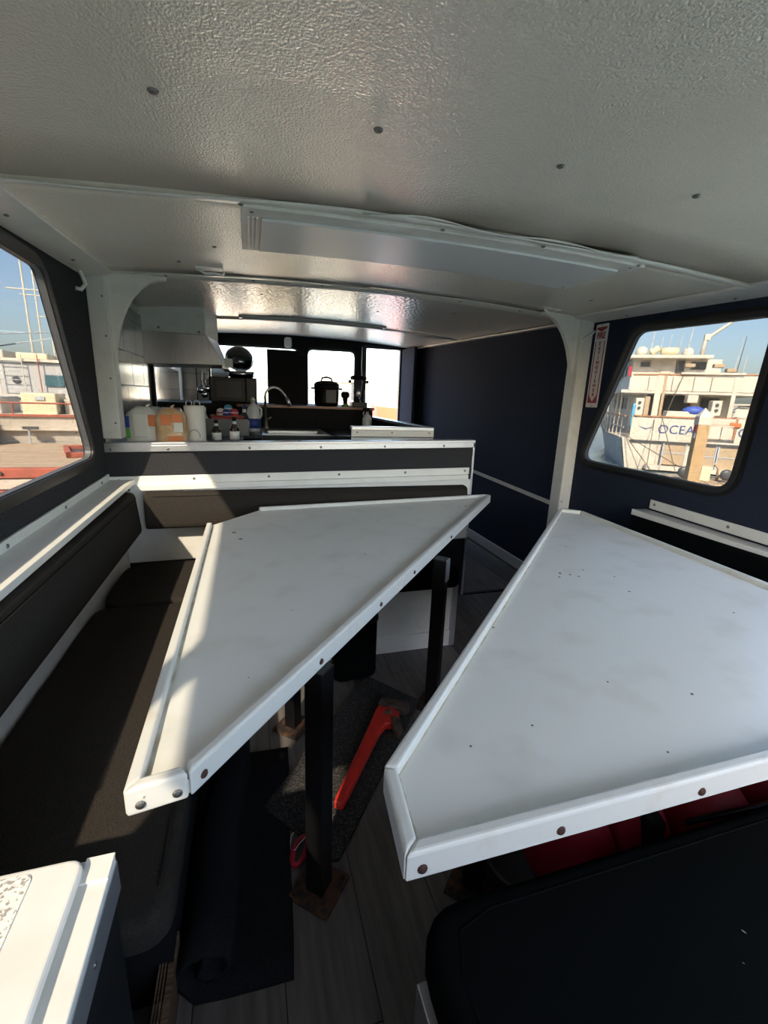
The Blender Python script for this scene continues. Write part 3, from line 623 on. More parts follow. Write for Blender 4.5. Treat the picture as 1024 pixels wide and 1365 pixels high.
MB().lathe([(0.016, -0.011), (0.016, 0.011)], n=14, M3=Matrix.Rotation(PI / 2, 3, 'Y')).xf(mw @ Matrix.Translation((0.465, -0.02, 0.022))).build('adjusting_nut', M['jaw'], wr_, bevel=0.002)
# red carabiner with white string
rl = thing('red_clip', (0.1, 1.07, 0), 'small red oval clip with white string on the floor by the table leg', 'clip')
ov = [(0.1 + 0.020 * math.cos(a) + 0.016 * math.sin(a), 1.062 + 0.040 * math.sin(a), 0.009) for a in [i * 2 * PI / 20 for i in range(20)]]
MB().tube(ov, 0.008, 8, closed=True).build('ring', M['wine'], rl, smooth=True)
MB().tube([(0.112, 1.10, 0.01), (0.10, 1.14, 0.006), (0.08, 1.12, 0.005), (0.072, 1.08, 0.004), (0.085, 1.06, 0.018), (0.10, 1.075, 0.02), (0.135, 1.11, 0.012)], 0.0016, 5).build('string', M['paper'], rl)
# black bag against the settee front
b = MB()
for i in range(1): b.prism(rpoly([(0.33, 1.80), (0.545, 1.82), (0.565, 2.02), (0.36, 2.03)], 0.05, 5), 0.015, 0.33)
o = thing('black_bag', (0.45, 1.9, 0.015), 'plain black bag standing on the floor under the left table', 'bag')
b.build('body', M['fabric_dark'], o, smooth=True, bevel=0.03, bseg=3)
MB().prism(rpoly([(0.325, 1.795), (0.55, 1.815), (0.57, 2.02), (0.355, 2.03)], 0.05, 5), 0.31, 0.335).build('rim', M['blackm'], o, smooth=True, bevel=0.006)
MB().tube([(0.37, 1.93, 0.33), (0.40, 1.92, 0.385), (0.47, 1.92, 0.40), (0.52, 1.93, 0.385), (0.54, 1.935, 0.33)], 0.009, 6).build('strap', M['blackm'], o, smooth=True)
# gear under the right table
pn = thing('steel_pan', (0.70, 0.83, 0.0), 'round dark steel pan on the floor under the right table', 'pan')
MB().lathe([(1e-4, 0.004), (0.085, 0.004), (0.10, 0.02), (0.105, 0.06), (0.115, 0.064), (0.115, 0.058), (0.111, 0.05), (0.104, 0.01), (0.088, 0.0), (1e-4, 0.0)], (0.715, 0.855, 0), 24).build('bowl', M['shipd'], pn, smooth=True)
MB().tube([(0.80, 0.92, 0.055), (0.90, 1.02, 0.075), (0.95, 1.06, 0.08)], 0.011, 8).build('handle', M['black'], pn, smooth=True)
def bag(loc, sz, rz, m, label, name, strap=True, group='red gear under the right table'):
    t = thing(name, (loc[0], loc[1], loc[2]), label, 'bag' if 'bag' in name else 'vest', group)
    b = MB(); n = 10
    pts = []
    for j in range(7):
        z = j / 6; s_ = math.sin(PI * (0.12 + 0.80 * z)) ** 0.5
        pts.append((s_ * (1 + 0.04 * math.sin(j * 2.1)), z))
    vs = []; fs = []; K = 20
    for j, (s_, z) in enumerate(pts):
        for k in range(K):
            a = 2 * PI * k / K; e = 0.6
            cx = math.copysign(abs(math.cos(a)) ** e, math.cos(a)); cy = math.copysign(abs(math.sin(a)) ** e, math.sin(a))
            wr = 1 + 0.05 * math.sin(3 * a + j) ; vs.append((cx * sz[0] / 2 * s_ * wr, cy * sz[1] / 2 * s_ * wr, z * sz[2]))
    for j in range(6): fs += [(j * K + k, j * K + (k + 1) % K, (j + 1) * K + (k + 1) % K, (j + 1) * K + k) for k in range(K)]
    fs += [tuple(range(K - 1, -1, -1)), tuple(6 * K + k for k in range(K))]
    mm = Matrix.Translation(loc) @ Matrix.Rotation(rz, 4, 'Z')
    b.add(vs, fs).xf(mm).build('body', m, t, smooth=True)
    if strap:
        s2 = MB().box(-0.02, 0.02, -sz[1] / 2 - 0.006, sz[1] / 2 + 0.006, sz[2] * 0.1, sz[2] * 0.97).xf(mm); s2.build('strap', M['blackm'], t, bevel=0.004)
    return t
bag((0.80, 0.79, 0.0), (0.15, 0.24, 0.30), 0.3, M['wine'], 'crimson nylon bag nearest the table corner, under the right table', 'gear_bag', False)
bag((0.985, 0.77, 0.0), (0.17, 0.22, 0.32), -0.3, M['wine'], 'crimson nylon bag with black strap, under the middle of the right table', 'gear_bag')
bag((1.22, 0.73, 0.0), (0.26, 0.20, 0.30), 0.15, M['wine2'], 'dull red life vest lying right of the two crimson bags', 'life_vest', False)
bag((1.42, 0.78, 0.0), (0.18, 0.22, 0.42), 0.2, M['wine2'], 'tall red bag farthest right under the right table', 'gear_bag', False)
o = MB().tube([(1.04, 0.66, 0.29), (1.12, 0.63, 0.325), (1.24, 0.62, 0.33), (1.38, 0.63, 0.31), (1.48, 0.64, 0.2)], 0.008, 6).build('black_hose', M['black'], smooth=True)
tag(o, 'thin black hose lying over the red life vest', 'hose')

# ================================================================== ceiling fittings and sign
hp = thing('ceiling_hatch', (0.72, 1.77, 1.86), 'long flat white framed panel fixed to the ceiling', 'ceiling panel')
def cslab(x0, x1, y0, y1, d0, d1): return MB().slab(lambda u, v: (x0 + u * (x1 - x0), y0 + v * (y1 - y0), zc(x0 + u * (x1 - x0), y0 + v * (y1 - y0)) - d1), 16, 3, d1 - d0)
cslab(0.0, 1.46, 1.53, 2.0, -0.002, 0.014).build('frame', M['white'], hp, bevel=0.003)
cslab(0.06, 1.40, 1.60, 1.965, 0.014, 0.024).build('panel', M['plaster'], hp, bevel=0.003)
for i in range(3): cslab(0.018 + i * 0.013, 0.025 + i * 0.013, 1.60, 1.965, 0.013, 0.021).build('groove_bead', M['white'], hp)
for (xx, yy) in ((0.03, 1.56), (1.42, 1.56), (1.43, 1.97)): screw(hp, (xx, yy, zc(xx, yy) - 0.014), (0, 0, -1), r=0.006)
lt = thing('strip_light', (0.6, 4.25, 1.9), 'slim white strip light fixed across the galley ceiling', 'light')
cslab(-0.05, 1.22, 4.16, 4.26, -0.002, 0.016).build('housing', M['white'], lt, bevel=0.003)
cslab(-0.02, 1.19, 4.17, 4.25, 0.016, 0.030).build('diffuser', M['lens'], lt, bevel=0.006)
lt = thing('ceiling_hook', (-0.15, 2.45, 1.85), 'small white folding hook on the ceiling by the left post', 'hook', 'ceiling hooks')
cslab(-0.21, -0.09, 2.42, 2.48, -0.002, 0.005).build('base', M['white_glossy'], lt, bevel=0.002)
MB().tube([(-0.20, 2.45, zc(-.2, 2.45) - .006), (-0.17, 2.45, zc(-.17, 2.45) - .022), (-0.13, 2.455, zc(-.13, 2.45) - .018), (-0.09, 2.45, zc(-.09, 2.45) - .026), (-0.085, 2.45, zc(-.09, 2.45) - .012)], 0.006, 6).build('hook', M['white_glossy'], lt, smooth=True)
lt = thing('ceiling_hook', (1.73, 2.5, 1.85), 'small white folding hook on the ceiling by the right post', 'hook', 'ceiling hooks')
cslab(1.67, 1.79, 2.46, 2.52, -0.002, 0.005).build('base', M['white_glossy'], lt, bevel=0.002)
MB().tube([(1.70, 2.49, zc(1.7, 2.49) - .005), (1.72, 2.49, zc(1.72, 2.49) - .018), (1.75, 2.49, zc(1.75, 2.49) - .018), (1.77, 2.49, zc(1.77, 2.49) - .005)], 0.006, 6).build('hook', M['white_glossy'], lt, smooth=True)
o = MB().tube([(XL + .015, 2.50, 1.832), (XL + .03, 2.50, 1.80), (XL + .04, 2.50, 1.765), (XL + .02, 2.50, 1.742), (XL + .002, 2.49, 1.745)], 0.009, 8).build('cable_end', M['white_glossy'], smooth=True)
tag(o, 'short bent white cable end hanging by the left post', 'cable')
# fire extinguisher sign on the right wall
sg = thing('wall_sign', (XR, 2.43, 1.31), 'narrow vertical white and red fire extinguisher sign beside the right post', 'sign')
yc_, zb_, zt_ = 2.432, 1.308, 1.80
def wy(poly): return [(yc_ - a, b) for a, b in poly]      # a grows to the viewer's right
MB().prism(wy(rpoly([(-0.05, zb_), (0.05, zb_), (0.05, zt_), (-0.05, zt_)], 0.008, 3)), XR - 0.004, XR, 'x').build('plate', M['signw'], sg)
holed(wy([(-0.040, 1.335), (0.040, 1.335), (0.040, 1.70), (-0.040, 1.70)]), [wy([(-0.033, 1.385), (0, 1.342), (0.033, 1.385), (0.033, 1.71 - .011), (-0.033, 1.71 - .011)])], XR - 0.0047, XR - 0.0038, 'x').build('red_border', M['signr'], sg)
MB().prism(wy([(-0.042, 1.783), (0.042, 1.783), (0.042, 1.773), (0.0, 1.755), (-0.042, 1.773)]), XR - 0.0047, XR - 0.0038, 'x').build('red_chevron', M['signr'], sg)
RT = (PI / 2, 0, -PI / 2)
text('FIRE', 0.050, M['signr'], sg, (XR - 0.0046, yc_, 1.732), RT, sx=0.78, bold=0.0018)
for i, ch in enumerate('EXTINGUISHER'): text(ch, 0.027, M['signr'], sg, (XR - 0.0046, yc_, 1.685 - i * 0.0272), RT, name='letter', sx=1.15, bold=0.0012)
for zz in (1.318, 1.792): screw(sg, (XR - 0.004, yc_, zz), (-1, 0, 0), r=0.004)
# ================================================================== galley
ZK = 1.0
gc = thing('galley_cabinet', (0.3, 3.9, 0), 'dark galley base cabinets behind the low partition', 'cabinet')
box(XL + .01, -0.08, 2.78, 4.5, 0, ZK - 0.03).build('left_cabinet', M['blackm'], gc)
box(-0.07, 1.22, 3.80, 4.5, 0, ZK - 0.03).build('sink_cabinet', M['blackm'], gc)
wt = thing('galley_worktop', (0.3, 3.9, ZK - .03), 'dark stone-look galley worktop around the sink', 'worktop')
MB().prism([(XL + .01, 2.74), (-0.04, 2.74), (-0.04, 3.72), (0.04, 3.76), (0.13, 3.76), (0.13, 4.12), (0.62, 4.12), (0.62, 3.76), (0.72, 3.68), (1.23, 3.64), (1.23, 4.5), (XL + .01, 4.5)], ZK - 0.03, ZK).build('slab', M['counter'], wt, bevel=0.003)
box(0.10, 0.66, 3.70, 3.76, ZK - 0.04, ZK - 0.002).build('front_edge', M['black'], wt)
sk_ = thing('sink', (0.38, 3.94, ZK - .2), 'stainless steel galley sink set in the dark worktop', 'sink')
holed([(0.10, 3.74), (0.65, 3.74), (0.65, 4.38), (0.10, 4.38)], [rpoly([(0.14, 3.79), (0.61, 3.79), (0.61, 4.10), (0.14, 4.10)], 0.04, 4)], ZK, ZK + 0.006, 'z').build('rim', M['steel'], sk_)
holed(rpoly([(0.132, 3.782), (0.618, 3.782), (0.618, 4.108), (0.132, 4.108)], 0.04, 4), [rpoly([(0.14, 3.79), (0.61, 3.79), (0.61, 4.10), (0.14, 4.10)], 0.04, 4)], ZK - 0.2, ZK, 'z').build('basin_wall', M['steel'], sk_)
box(0.135, 0.615, 3.785, 4.105, ZK - 0.205, ZK - 0.2).build('basin_floor', M['steel'], sk_)
fa = thing('faucet', (0.15, 4.36, ZK), 'chrome gooseneck faucet arching over the sink', 'faucet')
MB().lathe([(0.03, 0), (0.03, 0.012), (0.018, 0.02), (0.016, 0.07), (1e-4, 0.07)], (0.15, 4.36, ZK + .006), 16).build('base', M['steel'], fa, smooth=True)
pts = [(0.15, 4.36, ZK + .05), (0.152, 4.36, 1.25)] + [(0.232 - 0.082 * math.cos(t), 4.34, 1.29 + 0.085 * math.sin(t)) for t in [PI * i / 9 for i in range(8)]] + [(0.325, 4.33, 1.31), (0.345, 4.33, 1.275)]
MB().tube(pts, 0.012, 10).build('neck', M['steel'], fa, smooth=True)
MB().tube([(0.342, 4.33, 1.285), (0.352, 4.33, 1.255), (0.368, 4.33, 1.21)], 0.013, 12, 0.019).build('spray_head', M['steel'], fa, smooth=True)
MB().tube([(0.165, 4.355, 1.09), (0.20, 4.35, 1.11)], 0.007, 8).build('lever', M['steel'], fa, smooth=True)
# raised shelf under the windscreen
sh_ = thing('dash_shelf', (0.4, 5.2, ZK), 'raised black dash shelf with wooden front edge under the windscreen', 'shelf')
box(XL + .01, 1.21, 4.52, YF - 0.02, ZK - .03, 1.195).build('body', M['blackm'], sh_)
box(XL + .01, 1.215, 4.50, YF - 0.02, 1.195, 1.215).build('top', M['blackm'], sh_)
box(-0.1, 1.22, 4.49, 4.505, 1.192, 1.217).build('wood_edge', M['wood'], sh_, bevel=0.003)
ZS = 1.216
# range hood
rh = thing('range_hood', (-0.45, 4.0, 1.5), 'stainless range hood with white upper box on the left galley wall', 'range hood')
b = MB().add([(XL, 3.80, 1.725), (-0.285, 3.80, 1.725), (-0.225, 4.3, 1.735), (XL, 4.3, 1.735), (XL, 3.80, 1.90), (-0.285, 3.80, 1.915), (-0.225, 4.3, 1.93), (XL, 4.3, 1.92)],
    [(0, 3, 2, 1), (4, 5, 6, 7), (0, 1, 5, 4), (1, 2, 6, 5), (2, 3, 7, 6), (3, 0, 4, 7)]); b.build('upper_box', M['white'], rh, bevel=0.004)
b = MB().add([(XL, 3.79, 1.50), (-0.165, 3.79, 1.515), (-0.145, 4.32, 1.515), (XL, 4.32, 1.50), (XL, 3.80, 1.725), (-0.28, 3.80, 1.725), (-0.23, 4.3, 1.735), (XL, 4.3, 1.735)],
    [(0, 3, 2, 1), (4, 5, 6, 7), (0, 1, 5, 4), (1, 2, 6, 5), (2, 3, 7, 6), (3, 0, 4, 7)]); b.build('canopy', M['steel'], rh, bevel=0.004)
box(-0.18, -0.135, 3.78, 4.33, 1.488, 1.515).build('front_lip', M['steel'], rh, bevel=0.003)
box(-0.160, -0.10, 3.77, 3.79, 1.50, 1.565).build('switch_plate', M['paper'], rh, bevel=0.003)
for p in ((-0.60, 1.755), (-0.33, 1.74)): screw(rh, (p[0], 3.80, p[1]), (0, -1, 0), r=0.009)
screw(rh, (-0.27, 3.95, 1.76), (1, 0, 0), r=0.008)
# microwave
mwv = thing('microwave', (-0.12, 4.8, ZS), 'black microwave oven on the dash shelf below the glossy dome', 'microwave')
box(-0.335, 0.088, 4.70, 5.05, ZS, 1.458).build('body', M['blackm'], mwv, bevel=0.006)
box(-0.325, -0.02, 4.685, 4.70, ZS + .015, 1.45).build('door', M['black'], mwv, bevel=0.004)
box(-0.28, -0.06, 4.682, 4.686, 1.27, 1.42).build('door_window', M['frost'], mwv)
box(-0.01, 0.08, 4.688, 4.70, ZS + .015, 1.45).build('control_panel', M['black'], mwv, bevel=0.002)
# glossy dome lid over a steel bowl
dm = thing('domed_bowl', (-0.06, 4.85, 1.458), 'glossy black domed lid over a steel bowl on the microwave', 'bowl')
MB().lathe([(0.10, 0), (0.12, 0.01), (0.135, 0.06), (0.13, 0.06), (0.115, 0.012), (1e-4, 0.012)], (-0.055, 4.86, 1.459), 24).build('bowl', M['mirror_steel'], dm, smooth=True)
R3 = Matrix.Rotation(math.radians(62), 3, 'X') @ Matrix.Rotation(math.radians(8), 3, 'Y')
MB().lathe([(0.128 * math.cos(t), 0.10 * math.sin(t)) for t in [PI / 2 * i / 8 for i in range(8)]] + [(1e-4, 0.10)], (-0.065, 4.83, 1.635), 28, R3).build('lid', M['dome'], dm, smooth=True)
MB().lathe([(0.126, -0.006), (0.134, -0.006), (0.134, 0.006), (0.126, 0.006)], (-0.065, 4.83, 1.635), 28, R3).build('rim', M['steel'], dm, smooth=True)
box(-0.33, -0.17, 4.80, 4.81, 1.459, 1.56).build('steel_box', M['mirror_steel'], dm)
# black board standing in front of the windscreen
bo = thing('black_board', (0.4, 4.95, ZS), 'tall flat black board standing on the shelf against the windscreen', 'board')
box(0.20, 0.605, 4.93, 4.965, ZS, 1.755).build('panel', M['blackm'], bo, bevel=0.004)
box(0.52, 0.58, 4.926, 4.931, 1.715, 1.718).build('groove', M['black'], bo)
bd = thing('wall_lamp', (0.46, 5.86, 1.86), 'small white oval lamp on the dark header above the black board', 'lamp')
MB().prism(rpoly([(0.445, 1.865), (0.535, 1.865), (0.535, 1.985), (0.445, 1.985)], 0.035, 5), YF - 0.05, YF - 0.002, 'y').build('housing', M['lens'], bd, bevel=0.01)
MB().prism(rpoly([(0.535, 1.88), (0.56, 1.88), (0.56, 1.97), (0.535, 1.97)], 0.008, 3), YF - 0.04, YF - 0.002, 'y').build('bracket', M['blackm'], bd)
# pressure cooker
pc = thing('pressure_cooker', (0.775, 4.72, ZS), 'black electric pressure cooker with carrying handle on the dash shelf', 'cooker')
MB().lathe([(0.105, 0), (0.12, 0.012), (0.125, 0.05), (0.125, 0.18), (0.128, 0.185), (0.128, 0.20), (1e-4, 0.2)], (0.775, 4.74, ZS), 28).build('body', M['black'], pc, smooth=True)
MB().lathe([(0.128, 0.0), (0.126, 0.018), (0.10, 0.04), (0.05, 0.05), (1e-4, 0.05)], (0.775, 4.74, ZS + .20), 28).build('lid', M['blackm'], pc, smooth=True)
MB().tube([(0.715, 4.74, ZS + .235), (0.73, 4.74, ZS + .275), (0.775, 4.74, ZS + .285), (0.82, 4.74, ZS + .275), (0.835, 4.74, ZS + .235)], 0.010, 8).build('handle', M['blackm'], pc, smooth=True)
for sx in (-1, 1): box(0.775 + sx * .14 - .018, 0.775 + sx * .14 + .018, 4.72, 4.76, ZS + .165, ZS + .182).build('side_grip', M['blackm'], pc, bevel=0.003)
box(0.745, 0.855, 4.605, 4.635, ZS + .03, ZS + .165).build('control_panel', M['frost'], pc, bevel=0.006)
# drinks dispenser
dd = thing('drink_dispenser', (1.10, 4.72, ZS), 'tall clear drink dispenser with dark lid beside the windscreen post', 'dispenser')
box(1.025, 1.185, 4.65, 4.81, ZS - .001, ZS + .05).build('base', M['black'], dd, bevel=0.004)
MB().lathe([(0.072, 0), (0.076, 0.01), (0.078, 0.22), (0.074, 0.225)], (1.105, 4.73, ZS + .05), 20).build('tank', M['jar'], dd, smooth=True)
MB().lathe([(0.085, 0), (0.085, 0.03), (0.06, 0.04), (1e-4, 0.04)], (1.105, 4.73, ZS + .275), 20).build('lid', M['blackm'], dd, smooth=True)
MB().tube([(1.105, 4.655, ZS + .09), (1.105, 4.62, ZS + .09), (1.105, 4.615, ZS + .065)], 0.009, 8).build('tap', M['black'], dd, smooth=True)
for sx in (-1, 1): box(1.105 + sx * .092 - .012, 1.105 + sx * .092 + .012, 4.71, 4.75, ZS + .24, ZS + .27).build('side_clip', M['blackm'], dd)
cg = thing('coffee_grinder', (0.975, 4.75, ZS), 'small dark hand grinder between cooker and dispenser', 'grinder')
MB().lathe([(0.038, 0), (0.038, 0.012), (0.026, 0.02), (0.026, 0.085), (0.042, 0.095), (0.046, 0.13), (0.03, 0.15), (1e-4, 0.15)], (0.972, 4.75, ZS), 16).build('body', M['blackm'], cg, smooth=True)
box(0.945, 1.0, 4.70, 4.715, ZS, ZS + .03).build('yellow_tag', M['green'], cg)
# counter clutter
sp = thing('spray_bottle', (1.09, 4.25, ZK), 'white spray bottle on the worktop by the half wall', 'bottle')
MB().lathe([(0.042, 0), (0.045, 0.006), (0.045, 0.12), (0.03, 0.15), (0.014, 0.165), (0.014, 0.185), (1e-4, 0.185)], (1.09, 4.27, ZK), 18).build('body', M['clearp'], sp, smooth=True)
MB().prism([(1.045, 0.185 + ZK), (1.11, 0.185 + ZK), (1.115, 0.225 + ZK), (1.05, 0.222 + ZK), (1.045, 0.208 + ZK)], 4.255, 4.285, 'y').build('trigger_head', M['blackm'], sp, bevel=0.004)
MB().tube([(1.06, 4.27, ZK + .188), (1.05, 4.27, ZK + .165), (1.056, 4.27, ZK + .148)], 0.006, 6).build('trigger', M['clearp'], sp)
jg = thing('plastic_jug', (0.04, 4.05, ZK), 'white plastic jug with handle and blue label beside the faucet', 'jug')
MB().lathe([(0.05, 0), (0.056, 0.01), (0.056, 0.14), (0.048, 0.19), (0.02, 0.235), (0.018, 0.25)], (0.04, 4.05, ZK), 20, Matrix.Diagonal((1, 0.8, 1))).build('body', M['clearp'], jg, smooth=True)
MB().lathe([(0.0575, 0.03), (0.0575, 0.11)], (0.04, 4.05, ZK), 20, Matrix.Diagonal((1, 0.8, 1))).build('label_band', M['blue'], jg, smooth=True)
MB().tube([(0.075, 4.05, ZK + .215), (0.105, 4.05, ZK + .19), (0.107, 4.05, ZK + .14), (0.09, 4.05, ZK + .11)], 0.009, 8).build('handle', M['clearp'], jg, smooth=True)
MB().lathe([(0.02, 0.25), (0.02, 0.268), (0.008, 0.274), (0.008, 0.285), (1e-4, 0.285)], (0.04, 4.05, ZK), 14).build('cap', M['paper'], jg, smooth=True)
# stove with splash guard
st = thing('stove', (-0.4, 3.95, ZK), 'low dark stove top with grey guard panel under the range hood', 'stove')
box(-0.68, -0.12, 3.95, 4.40, ZK, ZK + .035).build('top', M['black'], st, bevel=0.004)
for sx in (-0.55, -0.28): MB().lathe([(0.07, 0), (0.07, 0.012), (0.05, 0.014), (0.05, 0)], (sx, 4.17, ZK + .035), 18).build('burner', M['rust'], st)
gd = box(-0.315, 0.0, 3.60, 3.612, ZK, ZK + .125).build('splash_guard', M['shipd'], bevel=0.003); gd.data.materials[0] = mat('grey_enamel', (0.13, 0.13, 0.13), 0.35)
tag(gd, 'flat grey guard panel standing on the worktop behind the sauce bottles', 'panel')
ba = thing('red_basket', (-0.15, 3.8, ZK), 'red basket of small household items behind the grey guard panel', 'basket')
holed([(-0.27, 3.70), (-0.04, 3.70), (-0.04, 3.88), (-0.27, 3.88)], [[(-0.262, 3.708), (-0.048, 3.708), (-0.048, 3.872), (-0.262, 3.872)]], ZK, ZK + .14, 'z').build('side', M['wine'], ba)
box(-0.27, -0.04, 3.70, 3.88, ZK, ZK + .008).build('bottom', M['wine'], ba)
MB().tube([(-0.275, 3.695, ZK + .14), (-0.035, 3.695, ZK + .14), (-0.035, 3.885, ZK + .14), (-0.275, 3.885, ZK + .14)], 0.006, 6, closed=True).build('rim', M['wood'], ba)
def ball(nm, c, r_, m, label, cat):
    t = thing(nm, (c[0], c[1], c[2] - r_), label, cat, 'items in the red basket')
    MB().lathe([(r_ * .7, -r_), (r_, -r_ * .6), (r_, r_ * .3), (r_ * .8, r_ * .75), (r_ * .3, r_), (1e-4, r_)], c, 14).build('body', M[m], t, smooth=True)
    MB().lathe([(r_ * 1.02, -r_ * .1), (r_ * 1.02, r_ * .15)], c, 14).build('band', M['paper'] if m != 'paper' else M['pink'], t, smooth=True)
ball('cup', (-0.205, 3.78, ZK + .165), 0.032, 'paper', 'white round tub on the left in the red basket', 'tub')
ball('can', (-0.15, 3.80, ZK + .195), 0.03, 'cyan', 'light blue capped can in the middle of the red basket', 'can')
ball('can', (-0.165, 3.75, ZK + .165), 0.026, 'blue', 'dark blue can in front of the light blue can', 'can')
ball('cup', (-0.105, 3.77, ZK + .165), 0.03, 'pink', 'pink-red round tub on the right in the red basket', 'tub')
def bottle(nm, c, h, r_, m, label, capm, lab=True, group='bottles in the galley'):
    t = thing(nm, c, label, 'bottle', group)
    MB().lathe([(r_ * .9, 0), (r_, h * .03), (r_, h * .52), (r_ * .8, h * .62), (r_ * .38, h * .76), (r_ * .36, h * .9), (1e-4, h * .9)], c, 16).build('body', M[m], t, smooth=True)
    MB().lathe([(r_ * .44, h * .87), (r_ * .44, h), (1e-4, h)], c, 14).build('cap', M[capm], t, smooth=True)
    if lab: MB().lathe([(r_ * 1.02, h * .14), (r_ * 1.02, h * .46)], c, 16).build('label_band', M['paper'], t, smooth=True); MB().lathe([(r_ * .45, h * .72), (r_ * .42, h * .85)], c, 14).build('neck_label', M['clearp'], t, smooth=True)
bottle('sauce_bottle', (-0.20, 3.10, ZK), 0.145, 0.028, 'bglass', 'small brown sauce bottle, shorter of the two behind the partition', 'blackm')
bottle('sauce_bottle', (-0.09, 3.10, ZK), 0.165, 0.030, 'bglass', 'dark sauce bottle, taller of the two behind the partition', 'blackm')
bottle('cleaner_bottle', (-0.03, 3.78, ZK), 0.23, 0.034, 'frost', 'grey bottle with blue cap right of the red basket', 'blue')
bottle('cleaner_bottle', (-0.325, 3.80, ZK), 0.20, 0.03, 'clearp', 'white squeeze bottle left of the red basket', 'paper')
# paper goods on the left worktop
def pack(loc, sx, sy, h, rz, mw_, label, prints, rolls):
    t = thing('paper_roll_pack', loc, label, 'paper pack', 'wrapped paper packs')
    mm = Matrix.Translation(loc) @ Matrix.Rotation(rz, 4, 'Z')
    def wv(j, K=26):
        z = j / 8; s_ = min(1, 0.86 + 0.5 * math.sin(PI * min(z, .5))) * (1 - 0.22 * max(0, z - .75) / .25 - 0.5 * max(0, z - .93) / .07 * .3)
        ring = []
        for k in range(K):
            a = 2 * PI * k / K; e = 0.55
            ring.append((math.copysign(abs(math.cos(a)) ** e, math.cos(a)) * sx / 2 * s_ * (1 + .02 * math.sin(5 * a + j)), math.copysign(abs(math.sin(a)) ** e, math.sin(a)) * sy / 2 * s_ * (1 + .02 * math.cos(4 * a + 2 * j)), z * h + (0.008 * math.sin(3 * a) if j == 8 else 0)))
        return ring
    vs = [p for j in range(9) for p in wv(j)]; K = 26; fs = []
    for j in range(8): fs += [(j * K + k, j * K + (k + 1) % K, (j + 1) * K + (k + 1) % K, (j + 1) * K + k) for k in range(K)]
    fs += [tuple(range(K - 1, -1, -1)), tuple(8 * K + k for k in range(K))]
    MB().add(vs, fs).xf(mm).build('wrapper', mw_, t, smooth=True)
    MB().tube([mm @ Vector((sx * .02, 0, h * .97)), mm @ Vector((sx * .05, -.01, h * 1.06)), mm @ Vector((sx * .12, .01, h * 1.1))], 0.012, 7, 0.003).build('twist', mw_, t, smooth=True)
    for (x0, x1, z0, z1, m_) in prints: MB().box(x0, x1, -sy / 2 - 0.006, -sy / 2 + 0.012, z0, z1).xf(mm).build('print_patch', M[m_], t, bevel=0.002)
    return t
pack((-0.565, 2.93, ZK), 0.205, 0.20, 0.215, -0.12, M['paper'], 'white wrapped toilet roll pack with orange and blue print on the left worktop',
     [(-0.095, -0.06, 0.11, 0.17, 'blue'), (-0.09, -0.06, 0.05, 0.10, 'green'), (0.04, 0.085, 0.12, 0.18, 'wrapo'), (-0.04, 0.03, 0.06, 0.185, 'paper')], 2)
pack((-0.425, 2.86, ZK), 0.165, 0.16, 0.215, 0.1, M['wrapt'], 'orange-tinted wrapped paper roll pack beside the paper towel roll',
     [(-0.05, 0.0, 0.13, 0.185, 'wrapo'), (0.005, 0.06, 0.145, 0.19, 'wrapo'), (0.015, 0.06, 0.09, 0.143, 'paper'), (-0.02, 0.06, 0.02, 0.07, 'wrapo')], 1)
pt = thing('paper_towel_roll', (-0.305, 2.92, ZK), 'upright white paper towel roll on a wire holder', 'paper towel')
MB().lathe([(0.02, 0), (0.056, 0), (0.058, 0.005), (0.058, 0.225), (0.056, 0.23), (0.02, 0.23), (0.02, 0)], (-0.305, 2.92, ZK + .006), 26).build('roll', M['paper'], pt, smooth=True)
MB().lathe([(0.075, 0), (0.075, 0.005), (1e-4, 0.005)], (-0.305, 2.92, ZK), 24).build('holder_base', M['steel'], pt)
MB().tube([(-0.305, 2.92, ZK + .005), (-0.305, 2.92, ZK + .23)], 0.005, 8).build('holder_rod', M['steel'], pt)
for dx in (-0.028, 0.016): MB().tube([(-0.305 + dx + 0.016 * math.cos(t), 2.92, ZK + .245 + 0.022 * math.sin(t)) for t in [2 * PI * i / 14 for i in range(14)]], 0.0025, 6, closed=True).build('holder_loop', M['steel'], pt, smooth=True)
MB().tube([(-0.335 + 0.0, 2.858, ZK + .06)] + [(-0.305 - 0.03 * math.cos(t), 2.856, ZK + .065 + 0.035 * math.sin(t)) for t in [PI * i / 9 for i in range(10)]] + [(-0.275, 2.858, ZK + .06)], 0.003, 6).build('holder_arm', M['steel'], pt, smooth=True)
# utensils hanging at the end of the tiles
for i, (ux, uz, l_) in enumerate(((-0.40, 1.50, 0.20), (-0.37, 1.49, 0.23), (-0.345, 1.50, 0.18))):
    u = thing('hanging_utensil', (ux, 4.62, uz - l_), ('steel ladle', 'steel slotted spoon', 'steel turner')[i] + ' hanging ' + ('leftmost', 'in the middle', 'rightmost')[i] + ' below the range hood', 'utensil', 'hanging utensils')
    MB().tube([(ux, 4.62, uz), (ux - 0.006, 4.62, uz - l_ * .7)], 0.006, 6).build('handle', M['mirror_steel'], u, smooth=True)
    MB().ball((ux - 0.014, 4.62, uz - l_ * .85), 0.032, 12, (1, 0.5, 1.1)).build('head', M['mirror_steel'], u, smooth=True)
    MB().tube([(ux, 4.62, uz), (ux + .003, 4.63, uz + .02), (ux, 4.64, uz + .028)], 0.003, 6).build('hook', M['steel'], u)
cb = MB().tube([(1.41, 5.86, 1.93), (1.405, 5.86, 1.7), (1.415, 5.85, 1.5), (1.40, 5.85, 1.3), (1.38, 5.80, 1.13)], 0.006, 6).build('power_cable', M['white'], smooth=True); tag(cb, 'thin white cable running down the post left of the doorway', 'cable')
